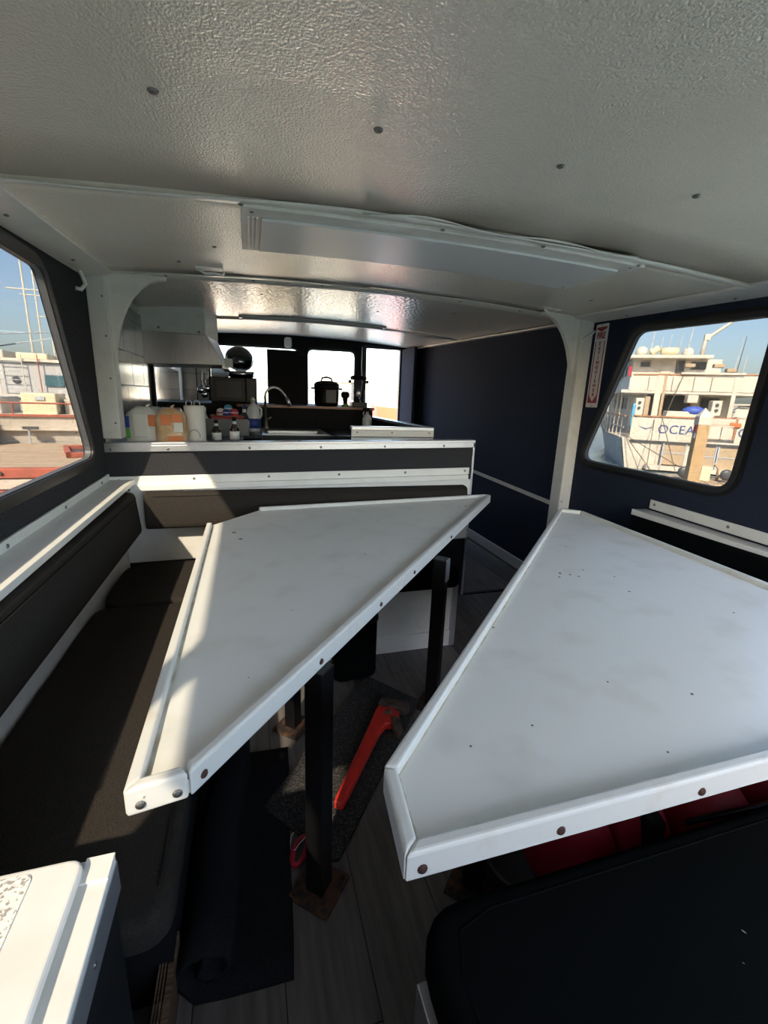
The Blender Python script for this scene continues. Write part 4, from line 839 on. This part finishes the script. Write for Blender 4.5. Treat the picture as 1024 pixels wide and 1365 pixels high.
# ================================================================== outside
WZ = -1.0
o = MB().add([(-300, -300, WZ), (300, -300, WZ), (300, 300, WZ), (-300, 300, WZ)], [(0, 1, 2, 3)]).build('water', M['water'], origin=(0, 0, WZ)); tag(o, 'calm grey-blue harbour water around the boats', 'water', kind='stuff')
ad = struct('aft_bounce_deck', (0.68, -2.4, -.1), 'unseen aft deck behind the cabin, added to bounce daylight inside', 'deck')  # added out of view as a reflector for sun and sky
box(-1.0, 2.36, -3.8, YA, -0.1, -0.01).build('deck_plate', M['deck'], ad); box(-1.0, -0.92, -3.8, YA, -0.01, 0.55).build('bulwark', M['deck'], ad); box(2.28, 2.36, -3.8, YA, -0.01, 0.55).build('bulwark', M['deck'], ad); box(-1.0, 2.36, -3.88, -3.8, -0.1, 0.55).build('bulwark', M['deck'], ad)
hl = struct('own_hull', (0.68, 2.5, WZ), 'white hull of the boat we stand in', 'hull')
MB().prism([(-1.0, -3.8), (2.36, -3.8), (2.36, 5.0), (1.5, 8.0), (0.68, 9.6), (-0.14, 8.0), (-1.0, 5.0)], WZ - .2, -0.1).build('shell', M['deck'], hl)
MB().prism([(-0.9, YF + .06), (2.26, YF + .06), (1.5, 8.0), (0.68, 9.5), (-0.14, 8.0)], -0.1, 0.35).build('foredeck', M['deck'], hl)

# ---- white ship off the starboard side; built along its own centreline
SX, SY, SR = 13.95, 14.40, math.radians(-36.69)
SM = Matrix.Translation((SX, SY, 0)) @ Matrix.Rotation(SR, 4, 'Z')
ship = thing('white_ship', (SX, SY, WZ), 'large white charter ship with blue stern name seen through the right window', 'ship')
def sp_(b, name, m, par=None, **k): return b.xf(SM).build(name, m, par or ship, **k)
BW = 5.4
hull = [(0.0, 0), (BW, 0), (BW + .1, 5), (BW - .3, 11), (BW / 2 + .4, 17.5), (BW / 2 - .4, 17.5), (0.1, 11), (-0.15, 5)]
hb = [(0.3, 0.05), (BW - .3, 0.05), (BW - .2, 5), (BW - .8, 10), (BW / 2 + .2, 15), (BW / 2 - .2, 15), (0.6, 10), (0.1, 5)]
def hz(i): return (0.16, 0.16, 0.12, 0.5, 1.2, 1.2, 0.5, 0.12)[i]
b = MB(); n = len(hull); b.add([(p[0], p[1], hz(i)) for i, p in enumerate(hull)] + [(p[0], p[1], WZ - .2) for p in hb], [tuple(range(n)), tuple(range(2 * n - 1, n - 1, -1))] + [(i, (i + 1) % n, (i + 1) % n + n, i + n) for i in range(n)])
hu = sp_(b, 'hull', M['shipw'])
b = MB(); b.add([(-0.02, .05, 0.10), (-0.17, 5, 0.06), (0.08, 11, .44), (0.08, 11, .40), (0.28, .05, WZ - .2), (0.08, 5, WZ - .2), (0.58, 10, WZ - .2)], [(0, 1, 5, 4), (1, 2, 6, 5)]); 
bmod = sp_(b, 'side_shade_sheet', M['shipg'], hu);  # grey sheet over the white hull, side shade put into its colour
sp_(MB().box(0.28, BW - .2, -0.06, 0.0, 0.02, 0.10), 'rub_rail', M['shipd'], hu)
sp_(MB().box(0.25, 2.72, 0.0, 0.12, 0.16, 1.0), 'transom_bulwark', M['shipw']); sp_(MB().box(3.65, BW, 0.0, 0.12, 0.16, 1.0), 'transom_bulwark', M['shipw'])
for k in range(2): sp_(MB().box(2.82 + k * .40, 3.19 + k * .40, 0.02, 0.08, 0.30, 0.72), 'gate_panel', M['shipw'])
for (x0, x1, z0, z1) in ((2.76, 2.80, 0.28, 1.05), (3.58, 3.62, 0.28, 1.05), (2.76, 3.62, 1.02, 1.06), (2.80, 3.6, 0.78, 0.80)): sp_(MB().box(x0, x1, -0.04, 0.0, z0, z1), 'gate_rail', M['teak'])
sp_(MB().box(0.28, 2.7, -0.05, 0.02, 0.985, 1.03), 'cap_rail', M['teak'])
for (x0, x1, z0, z1) in ((3.40, 3.58, .78, .9), (3.55, 3.75, .74, .88)): sp_(MB().box(x0, x1, -0.08, -0.01, z0, z1), 'life_ring_gear', M['orange'], bevel=0.02)
def stext(body, size, x, z): 
    t = text(body, size, M['name'], ship, (0, 0, 0), (0, 0, 0), ext=0.004, align='LEFT', name='name_lettering'); p = SM @ Vector((x, -0.008, z)); t.location = p - ORG[ship.name]; t.rotation_euler = (PI / 2, 0, SR); return t
stext('OCEA', 0.46, 1.16, 0.53).scale = (0.98, 1, 1); stext('O', 0.46, 3.70, 0.53)
sp_(MB().prism([(0.52, .62), (0.75, .50), (1.05, .63), (0.76, .55)], -0.012, 0.0, 'y'), 'wave_emblem', M['name'])
# side bulwark and stanchions
for k in range(9):
    y = 0.6 + k * 1.1; xx = -0.02 - 0.02 * k if k < 5 else -0.12 + 0.04 * (k - 4)
    sp_(MB().tube([(xx, y, 0.1), (xx, y, 0.98)], 0.025, 5), 'stanchion', M['shipw'])
sp_(MB().tube([(0.0, 0, 0.98), (-0.12, 5, 0.98), (0.1, 10.5, 1.1)], 0.035, 6), 'side_rail', M['teak'])
sp_(MB().tube([(0.0, 0, 0.55), (-0.12, 5, 0.55), (0.1, 10.5, 0.75)], 0.02, 5), 'side_rail', M['shipw'])
# main house, upper deck, wheelhouse
ho = sp_(MB().box(0.75, BW - .75, 4.6, 13, 0.1, 2.05), 'main_house', M['shipw'])
for (x0, x1, z0, z1, m_) in ((1.36, 1.72, 0.3, 1.98, 'shipd'), (2.0, 3.1, 1.05, 1.92, 'shipd'), (3.5, 4.2, 1.1, 1.8, 'shipd')): sp_(MB().box(x0, x1, 4.55, 4.62, z0, z1), 'doorway', M[m_], ho)
for (x0, x1, z0, z1, m_) in ((3.1, 3.16, 0.6, 1.95, 'teak'), (1.95, 2.0, 0.6, 1.95, 'shipt'), (1.2, 1.34, .5, 1.98, 'shipw')): sp_(MB().box(x0, x1, 4.45, 4.6, z0, z1), 'door_post', M[m_], ho)
for k in range(5): sp_(MB().box(0.72, 0.76, 6.0 + k * 1.3, 6.9 + k * 1.3, 1.2, 1.75), 'side_window', M['shipd'], ho)
ud = sp_(MB().box(-0.05, BW + .05, 2.0, 13.5, 1.90, 2.02), 'upper_deck', M['shipw'])
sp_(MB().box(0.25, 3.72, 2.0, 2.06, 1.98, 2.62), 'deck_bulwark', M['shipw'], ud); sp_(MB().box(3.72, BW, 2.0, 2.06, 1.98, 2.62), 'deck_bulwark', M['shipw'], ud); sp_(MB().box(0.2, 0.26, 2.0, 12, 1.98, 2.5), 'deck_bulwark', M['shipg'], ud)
for xx in (0.9, 1.75, 2.5, 3.1): sp_(MB().box(xx, xx + .02, 1.985, 2.0, 2.02, 2.56), 'panel_seam', M['shipd'], ud)
sp_(MB().tube([(0.3, 2.0, 2.63), (BW, 2.0, 2.68)], 0.035, 6), 'deck_rail', M['teak'], ud); sp_(MB().box(2.0, 4.15, 1.9, 2.0, 2.66, 2.74), 'boom_rail', M['shipw'], ud)
for (x0, x1) in ((1.20, 1.42), (1.46, 1.56), (3.86, 4.0), (4.9, 5.0)): sp_(MB().box(x0, x1, 1.98, 2.10, 0.15, 2.62), 'deck_post', M['shipw'] if x0 != 1.46 else M['shipt'])
for k in range(6): sp_(MB().box(0.1, 0.16, 3 + k * 1.4, 3.06 + k * 1.4, 0.8, 1.92), 'side_post', M['shipw'])
wh = sp_(MB().box(0.70, 4.3, 5.6, 10.5, 2.0, 3.55), 'wheelhouse', M['shipw'])
for (x0, x1, z0, z1) in ((1.02, 1.42, 3.2, 3.42), (2.50, 2.84, 2.9, 3.46), (3.1, 3.7, 3.1, 3.42), (1.9, 2.3, 2.9, 3.3)): sp_(MB().box(x0, x1, 5.55, 5.62, z0, z1), 'aft_window', M['shipd'] if x0 != 1.9 else M['shipw'], wh)
for k in range(3): sp_(MB().box(0.66, 0.71, 6.2 + k * 1.2, 7.0 + k * 1.2, 2.85, 3.35), 'side_window', M['shipd'], wh)
sp_(MB().box(0.45, 3.75, 4.9, 11, 3.55, 3.68), 'wheelhouse_roof', M['shipw'], wh); sp_(MB().box(0.50, 0.62, 5.2, 5.3, 2.75, 3.2), 'fire_box', M['wine'])
def dome_(x, y, r): sp_(MB().lathe([(r * .8, 0), (r, r * .4), (r, r * .7), (r * .75, r * 1.35), (r * .3, r * 1.6), (1e-4, r * 1.62)], (x, y, 3.68), 14), 'radar_dome', M['shipw'], smooth=True)
dome_(0.98, 5.6, 0.27); dome_(2.88, 5.6, 0.24); dome_(0.5, 8, 0.2)
MB_ = MB().tube([(1.75, 5.4, 3.86), (2.45, 5.4, 3.86)], 0.19, 12); sp_(MB_, 'life_raft', M['cream'], smooth=True); sp_(MB().tube([(1.32, 5.3, 3.8), (1.62, 5.3, 4.0)], 0.16, 10), 'searchlight', M['cream'])
for (x, y, z0, z1, r_) in ((1.30, 5.4, 3.7, 5.3, .02), (1.70, 5.4, 3.7, 4.5, .015), (2.02, 5.4, 3.7, 4.9, .012), (2.45, 5.4, 3.7, 4.8, .015), (2.80, 5.4, 3.7, 5.4, .02), (0.62, 6.5, 3.7, 5.0, .015), (0.52, 7, 3.7, 4.9, .015), (3.92, 2.2, 2.7, 4.1, .018), (4.12, 2.2, 2.7, 3.5, .015), (4.35, 4, 2.7, 4.4, .012)):
    sp_(MB().tube([(x, y, z0), (x + .06 * (z1 - z0), y, z1)], r_, 5, r_ * .5), 'antenna', M['shipw'] if r_ != .018 else M['shipd'])
sp_(MB().tube([(3.42, 5.5, 3.68), (3.45, 5.5, 4.35), (3.58, 5.5, 4.52), (4.6, 5.5, 5.35), (5.3, 5.5, 5.9)], 0.10, 8, 0.05), 'crane', M['shipw'], smooth=True); sp_(MB().box(3.38, 3.62, 5.4, 5.6, 4.35, 4.62), 'crane_joint', M['shipw'], bevel=0.03)
for (x, z) in ((3.3, 2.95), (3.75, 2.78), (0.62, 2.5), (2.3, 2.95)): sp_(MB().box(x - .16, x + .2, 2.2, 2.5, z, z + .14), 'flood_light', M['shipt'], bevel=0.02)
for (x0, x1, y0, z0, z1, m_) in ((0.42, 0.72, 1.0, 0.95, 1.68, 'shipw'), (3.02, 3.34, 1.0, 1.1, 1.66, 'shipw'), (2.22, 2.58, 1.2, 1.55, 1.85, 'shipw'), (1.45, 2.65, 0.6, 0.9, 1.22, 'shipw'), (0.80, 0.98, 1.4, 0.9, 1.75, 'shipt'), (2.6, 3.1, .8, .8, 1.25, 'shipw'), (2.9, 4.4, .5, .7, 1.0, 'shipw')): sp_(MB().box(x0, x1, y0, y0 + .5, z0, z1), 'deck_locker', M[m_], bevel=0.02)
for zz in (1.3, 1.5): 
    for xx in (0.56, 3.18): sp_(MB().lathe([(0.06, 0), (0.06, .03), (1e-4, .03)], n=10, M3=Matrix.Rotation(PI / 2, 3, 'X')).xf(Matrix.Translation((xx, 0.99, zz))), 'speaker_hole', M['shipd'])
sp_(MB().ball((2.40, 0.8, 1.24), 0.26, 12, (1.5, 1, .75)), 'blue_tarp', M['tarp'], smooth=True); sp_(MB().box(0.28, 0.40, 0.6, 0.8, .45, 1.45), 'blue_roll', M['cyan'], bevel=0.03)
# boarding steps leaning at the transom
for (x0, x1, z0, z1) in ((1.45, 2.15, -0.75, -0.02), (2.55, 3.10, -0.85, -0.03), (3.22, 3.80, -0.85, -0.03)):
    fr = sp_(MB().box(x0, x1, -0.18, -0.10, z0, z1), 'swim_step_panel', M['shipt'])
    sp_(MB().box(x0 - .05, x0, -0.2, -0.08, z0 - .1, z1 + .05), 'step_frame', M['shipg'], fr); sp_(MB().box(x1, x1 + .04, -0.2, -0.08, z0 - .1, z1 + .05), 'step_frame', M['shipg'], fr); sp_(MB().box(x0, x1, -0.2, -0.1, (z0 + z1) / 2 + .05, (z0 + z1) / 2 + .09), 'step_bar', M['shipg'], fr)
sp_(MB().box(0.9, BW, -0.5, -0.05, WZ + .05, WZ + .2), 'swim_platform', M['shipw'])
for (a, b_) in (((0.05, 0, 0.3), (0.85, -1.5, -0.8)), ((1.0, 0, 0.9), (0.75, -1.5, -0.8)), ((0.1, -.02, 0.25), (1.9, -2.2, -0.75)), ((1.25, 0, 0.95), (1.55, -2.0, -0.8)), ((2.1, 2.0, 2.6), (1.3, 0, .9)), ((2.4, 5, 3.5), (1.9, 2, 2.6))): sp_(MB().tube([a, b_], 0.014, 5), 'mooring_line', M['rope'])
# ---- starboard dock: piling, float with fenders
pl = thing('dock_piling', (9.37, 7.53, WZ), 'square tan wooden piling with pointed pale cap before the ship', 'piling')
PM = Matrix.Translation((9.37, 7.53, 0)) @ Matrix.Rotation(math.radians(-30), 4, 'Z')
MB().box(-.115, .115, -.115, .115, WZ - .3, 1.0).xf(PM).build('post', M['pile'], pl, bevel=0.01)
MB().box(-.12, .12, -.12, .12, 1.0, 1.17).xf(PM).build('cap_sleeve', M['pilecap'], pl)
MB().add([(-.12, -.12, 1.17), (.12, -.12, 1.17), (.12, .12, 1.17), (-.12, .12, 1.17), (0, 0, 1.36)], [(0, 1, 4), (1, 2, 4), (2, 3, 4), (3, 0, 4), (3, 2, 1, 0)]).xf(PM).build('cap_point', M['pilecap'], pl)
MB().box(-.125, -.115, -.07, .07, 0.86, 0.98).xf(PM).build('red_number_plate', M['signr'], pl); MB().box(-.125, -.115, -.05, .05, 0.70, 0.82).xf(PM).build('number_plate', M['shipg'], pl)
fd = thing('float_dock', (11.5, 9.5, WZ), 'low wooden float dock with fenders in front of the ship stern', 'dock')
FM = Matrix.Translation((11.6, 9.6, 0)) @ Matrix.Rotation(SR, 4, 'Z')
MB().box(-0.3, 6, -0.6, 0.6, WZ - .1, -0.62).xf(FM).build('float', M['dock'], fd)
for k in range(16): MB().box(-0.3 + k * .39, 0.06 + k * .39, -0.62, 0.62, -0.62, -0.585).xf(FM).build('plank', M['dock'], fd)
for xx in (0.25, 0.75, 1.9, 2.5): MB().tube([(xx - .13, 0.2, -.62), (xx - .12, 0.2, -0.25), (xx, 0.2, -0.12), (xx + .12, 0.2, -0.25), (xx + .13, 0.2, -.62)], 0.035, 8).xf(FM).build('hoop', M['shipt'], fd, smooth=True)
for xx in (0.0, 1.0): MB().lathe([(0.07, 0), (0.14, 0.02), (0.155, 0.06), (0.14, 0.10), (0.07, 0.12)], n=16, M3=Matrix.Rotation(PI / 2, 3, 'X')).xf(FM @ Matrix.Translation((xx, 0.0, -0.38))).build('tyre_fender', M['shipd'], fd, smooth=True)
MB().box(0.42, 0.66, 0.0, .3, -.6, -.2).xf(FM).build('dock_box', M['cream'], fd, bevel=0.02); MB().box(2.05, 2.4, 0.0, .3, -.6, -.3).xf(FM).build('dock_box', M['cream'], fd, bevel=0.02)
# ---- generic moored motor boat
def motorboat(loc, rz, L_, W_, H_, hullm, label, name='motor_boat', group='moored boats in the marina', cabm='shipw', mast=0.0):
    t = thing(name, (loc[0], loc[1], WZ), label, 'boat', group); mm = Matrix.Translation((loc[0], loc[1], WZ)) @ Matrix.Rotation(rz, 4, 'Z')
    h = [(-W_ / 2, -L_ / 2), (W_ / 2, -L_ / 2), (W_ / 2, L_ * .15), (W_ * .25, L_ * .38), (0, L_ / 2), (-W_ * .25, L_ * .38), (-W_ / 2, L_ * .15)]; n = len(h)
    zt_ = [H_, H_, H_ * 1.1, H_ * 1.3, H_ * 1.45, H_ * 1.3, H_ * 1.1]
    MB().add([(p[0], p[1], zt_[i]) for i, p in enumerate(h)] + [(p[0] * .85, p[1] * .92, -.2) for p in h], [tuple(range(n)), tuple(range(2 * n - 1, n - 1, -1))] + [(i, (i + 1) % n, (i + 1) % n + n, i + n) for i in range(n)]).xf(mm).build('hull', M[hullm], t)
    cb_ = MB().prism([(-L_ * .28, H_), (L_ * .22, H_ * 1.05), (L_ * .12, H_ * 2.1), (-L_ * .26, H_ * 2.1)], -W_ * .36, W_ * .36, 'x').xf(mm).build('cabin', M[cabm], t)
    for sx in (-1, 1): MB().prism([(-L_ * .22, H_ * 1.45), (L_ * .13, H_ * 1.45), (L_ * .08, H_ * 1.95), (-L_ * .22, H_ * 1.95)], sx * W_ * .355, sx * W_ * .37, 'x').xf(mm).build('cabin_window', M['shipd'], cb_)
    MB().box(-W_ * .3, W_ * .3, -L_ * .285, -L_ * .275, H_ * 1.3, H_ * 1.95).xf(mm).build('cabin_window', M['shipd'], cb_)
    MB().box(-W_ * .4, W_ * .4, -L_ * .3, L_ * .16, H_ * 2.1, H_ * 2.2).xf(mm).build('roof', M[cabm], t)
    MB().tube([(-W_ * .48, -L_ * .45, H_ * 1.6), (-W_ * .48, L_ * .15, H_ * 1.7), (0, L_ * .48, H_ * 2.0), (W_ * .48, L_ * .15, H_ * 1.7), (W_ * .48, -L_ * .45, H_ * 1.6)], 0.03, 5).xf(mm).build('rail', M['shipg'], t)
    MB().tube([(0, -L_ * .1, H_ * 2.2), (0, -L_ * .1, H_ * 3.2 + mast)], 0.05, 6, 0.025).xf(mm).build('mast', M['mast'], t)
    return t
motorboat((33, 20), 1.9, 13, 4.2, 1.5, 'shipw', 'white motor yacht far behind the ship at the right edge of the right window')
motorboat((40, 27), 1.9, 12, 4, 1.3, 'shipw', 'second white yacht beyond, farther off to the right of the ship')
motorboat((13.6, 40), 0.3, 11, 3.8, 1.4, 'redhull', 'red-hulled work boat visible through the front doorway')
motorboat((7.2, 38), -0.2, 12, 4, 1.6, 'shipw', 'white boat beyond the right windscreen pane', mast=5)
motorboat((2.5, 44), 0.1, 12, 4, 1.6, 'shipw', 'white boat beyond the left windscreen pane', cabm='cream', mast=6)
motorboat((17, 52), 0.4, 13, 4.2, 1.7, 'shipw', 'white boat behind the red-hulled work boat', mast=4)
o = MB().prism([(-200, 150), (-60, 165), (40, 160), (120, 120), (170, 60), (172, 66), (122, 130), (40, 170), (-60, 176), (-200, 160)], WZ, 3.2).build('breakwater', M['shore']); tag(o, 'low hazy grey shore along the horizon', 'shore', kind='structure')
# ---- port side: plank dock, beige boat, grey boat, white yacht and masts
dk = thing('plank_dock', (-8, 11, WZ), 'wide tan wooden dock with red kerb below the left window', 'dock')
box(-16, -1.9, 9.05, 13.2, WZ, -0.14).build('dock_body', M['shipd'], dk)
for k in range(21): box(-16, -1.9, 9.05 + k * .2, 9.24 + k * .2, -0.14, -0.10 + 0.004 * (k % 3)).build('plank', M['dock'], dk)
box(-16, -1.9, 8.92, 9.06, -0.22, -0.05).build('red_kerb', M['kerb'], dk, bevel=0.02); box(-16, -1.9, 8.90, 9.0, -0.40, -0.24).build('lower_beam', M['beige'], dk)
box(-16, -1.9, 8.6, 8.95, -0.75, -0.42).build('float_beam', M['kerb'], dk)
for k in range(12): MB().lathe([(0.03, 0), (0.03, .03), (1e-4, .03)], n=8, M3=Matrix.Rotation(PI / 2, 3, 'X')).xf(Matrix.Translation((-12 + k * .8, 8.92, -0.13))).build('bolt', M['shipd'], dk)
hf = thing('dock_hatch_frame', (-3.6, 11.2, -.1), 'low open timber frame lying on the plank dock', 'frame')
HM = Matrix.Translation((-3.3, 11.4, -0.09)) @ Matrix.Rotation(0.35, 4, 'Z')
for (x0, x1, y0, y1) in ((-.55, .8, -.75, -.65), (-.55, .8, .65, .75), (-.55, -.45, -.75, .75), (.7, .8, -.75, .75), (.1, .18, -.7, .7)): MB().box(x0, x1, y0, y1, 0, 0.10).xf(HM).build('timber', M['kerb'], hf, bevel=0.01)
MB().box(-.45, .7, -.65, .65, 0, .02).xf(HM).build('dark_board', M['shipd'], hf)
bb_ = thing('beige_boat', (-5, 14.2, WZ), 'low beige work boat with red rails moored behind the plank dock', 'boat')
BM = Matrix.Translation((-5.0, 13.35, 0)) @ Matrix.Rotation(0.10, 4, 'Z')
MB().add([(-9, 0, .56), (6, 0, .62), (6, 2.4, .62), (-9, 2.4, .56), (-9, .25, WZ), (6, .25, WZ), (6, 2.2, WZ), (-9, 2.2, WZ)], [(0, 3, 2, 1), (4, 5, 6, 7), (0, 1, 5, 4), (1, 2, 6, 5), (2, 3, 7, 6), (3, 0, 4, 7)]).xf(BM).build('hull', M['beige'], bb_)
MB().box(-9, 6, -.06, .04, 0.22, 0.30).xf(BM).build('rub_rail', M['beige'], bb_); MB().box(-9, 6, -.05, .05, .56, .61).xf(BM).build('gunwale', M['kerb'], bb_)
MB().tube([(-9, 0, .86), (6, 0, .90)], 0.02, 5).xf(BM).build('rail', M['kerb'], bb_)
for k in range(9): MB().tube([(-7 + k * 1.3, 0, .6), (-7 + k * 1.3, 0, .88)], 0.018, 5).xf(BM).build('rail_post', M['kerb'], bb_)
MB().box(-0.42, 0.32, .4, 1.4, .55, 1.12).xf(BM).build('cabin_trunk', M['cream'], bb_, bevel=0.03); MB().box(-.12, .08, .37, .41, .95, 1.04).xf(BM).build('latch', M['shipg'], bb_)
MB().box(0.42, 1.6, .7, 2, .55, .98).xf(BM).build('deck_locker', M['beige'], bb_, bevel=0.03); MB().box(-2.6, -.9, .6, 2, .55, 1.0).xf(BM).build('deck_locker', M['gboat'], bb_, bevel=0.03)
MB().box(-1.5, -0.9, -.7, -.05, -.12, .52).xf(BM).build('dock_step', M['cream'], bb_, bevel=0.02); MB().tube([(-.18, -.2, -.1), (-.18, -.2, .28)], .02, 6).xf(BM).build('power_post', M['shipg'], bb_); MB().box(-.3, 0.02, -.24, -.16, .26, .33).xf(BM).build('power_post_head', M['shipd'], bb_)
gb = thing('grey_boat', (-6, 17.5, WZ), 'grey cabin boat with two teal windows seen through the left window', 'boat')
GM = Matrix.Translation((-6.0, 16.2, 0)) @ Matrix.Rotation(0.06, 4, 'Z')
MB().box(-9, 7, 0, 3.4, WZ, 1.0).xf(GM).build('hull', M['gboat'], gb); MB().box(-9, 7, -.08, .05, 0.94, 1.04).xf(GM).build('rub_rail', M['shipw'], gb)
MB().box(-3.5, 6, .25, 3.2, 1.0, 1.98).xf(GM).build('cabin', M['gboat'], gb, bevel=0.05); MB().box(-3.6, 6.1, .15, 3.3, 1.98, 2.06).xf(GM).build('cabin_roof', M['shipw'], gb)
for (x0, x1) in ((0.16, 0.66), (0.80, 1.28), (1.45, 1.95)): MB().prism(rpoly([(x0, 1.30), (x1, 1.30), (x1 + .03, 1.62), (x0 + .03, 1.62)], .04, 3), 0.20, 0.26, 'y').xf(GM).build('window', M['teal'], gb)
MB().lathe([(.10, 0), (.10, .04), (1e-4, .04)], n=14, M3=Matrix.Rotation(PI / 2, 3, 'X')).xf(GM @ Matrix.Translation((-.55, .25, 1.45))).build('porthole', M['shipd'], gb)
for xx in (-.9, -.3, .1): MB().tube([(xx, .1, 1.0), (xx - .02, .1, 2.2)], .015, 5).xf(GM).build('ladder_post', M['kerb'] if xx > 0 else M['shipw'], gb)
for zz in (1.2, 1.45, 1.7, 1.95): MB().tube([(-.9, .1, zz), (-.3, .1, zz)], .012, 5).xf(GM).build('ladder_rung', M['shipg'], gb)
for (x0, x1, z1, m_) in ((-1.6, -.9, 2.3, 'shipw'), (-.6, .2, 2.25, 'cream'), (1.0, 2.0, 2.35, 'cream')): MB().box(x0, x1, .6, 1.8, 2.06, z1).xf(GM).build('roof_box', M[m_], gb, bevel=0.04)
motorboat((-12.4, 22.6), -1.55, 14, 4.4, 2.3, 'shipw', 'white flybridge yacht with red stripe behind the grey boat', 'flybridge_yacht')
motorboat((-19, 37), -1.5, 12, 4.0, 2.2, 'shipg', 'grey-hulled boat behind the flybridge yacht')
def mast_(x, y, h, label):
    t = thing('sailboat', (x, y, WZ), label, 'boat', 'sailboats behind the grey boat')
    MB().prism([(x - 4, y - 1), (x + 3, y - 1), (x + 5, y), (x + 3, y + 1), (x - 4, y + 1)], WZ, 0.9).build('hull', M['shipw'], t); MB().box(x - 2, x + 1.5, y - .6, y + .6, .9, 1.5).build('cabin', M['cream'], t, bevel=0.05)
    MB().tube([(x, y, .9), (x, y, h)], 0.05, 6, 0.035).build('mast', M['mast'], t); MB().tube([(x - .7, y, h * .62), (x + .7, y, h * .62)], .03, 5).build('spreader', M['mast'], t); MB().tube([(x - 2.6, y, 2.6), (x, y, 2.5)], .09, 6).build('boom', M['shipw'], t)
    MB().tube([(x + 4.6, y, .95), (x, y, h)], .015, 4).build('stay', M['shipg'], t)
mast_(-9.75, 26.5, 9.0, 'sailboat with the tallest cream mast in the left window'); mast_(-10.55, 30, 9.5, 'sailboat with a second cream mast just right of the tallest'); mast_(-11.2, 33.5, 8.5, 'sailboat with the shortest mast nearest the slanted window edge')
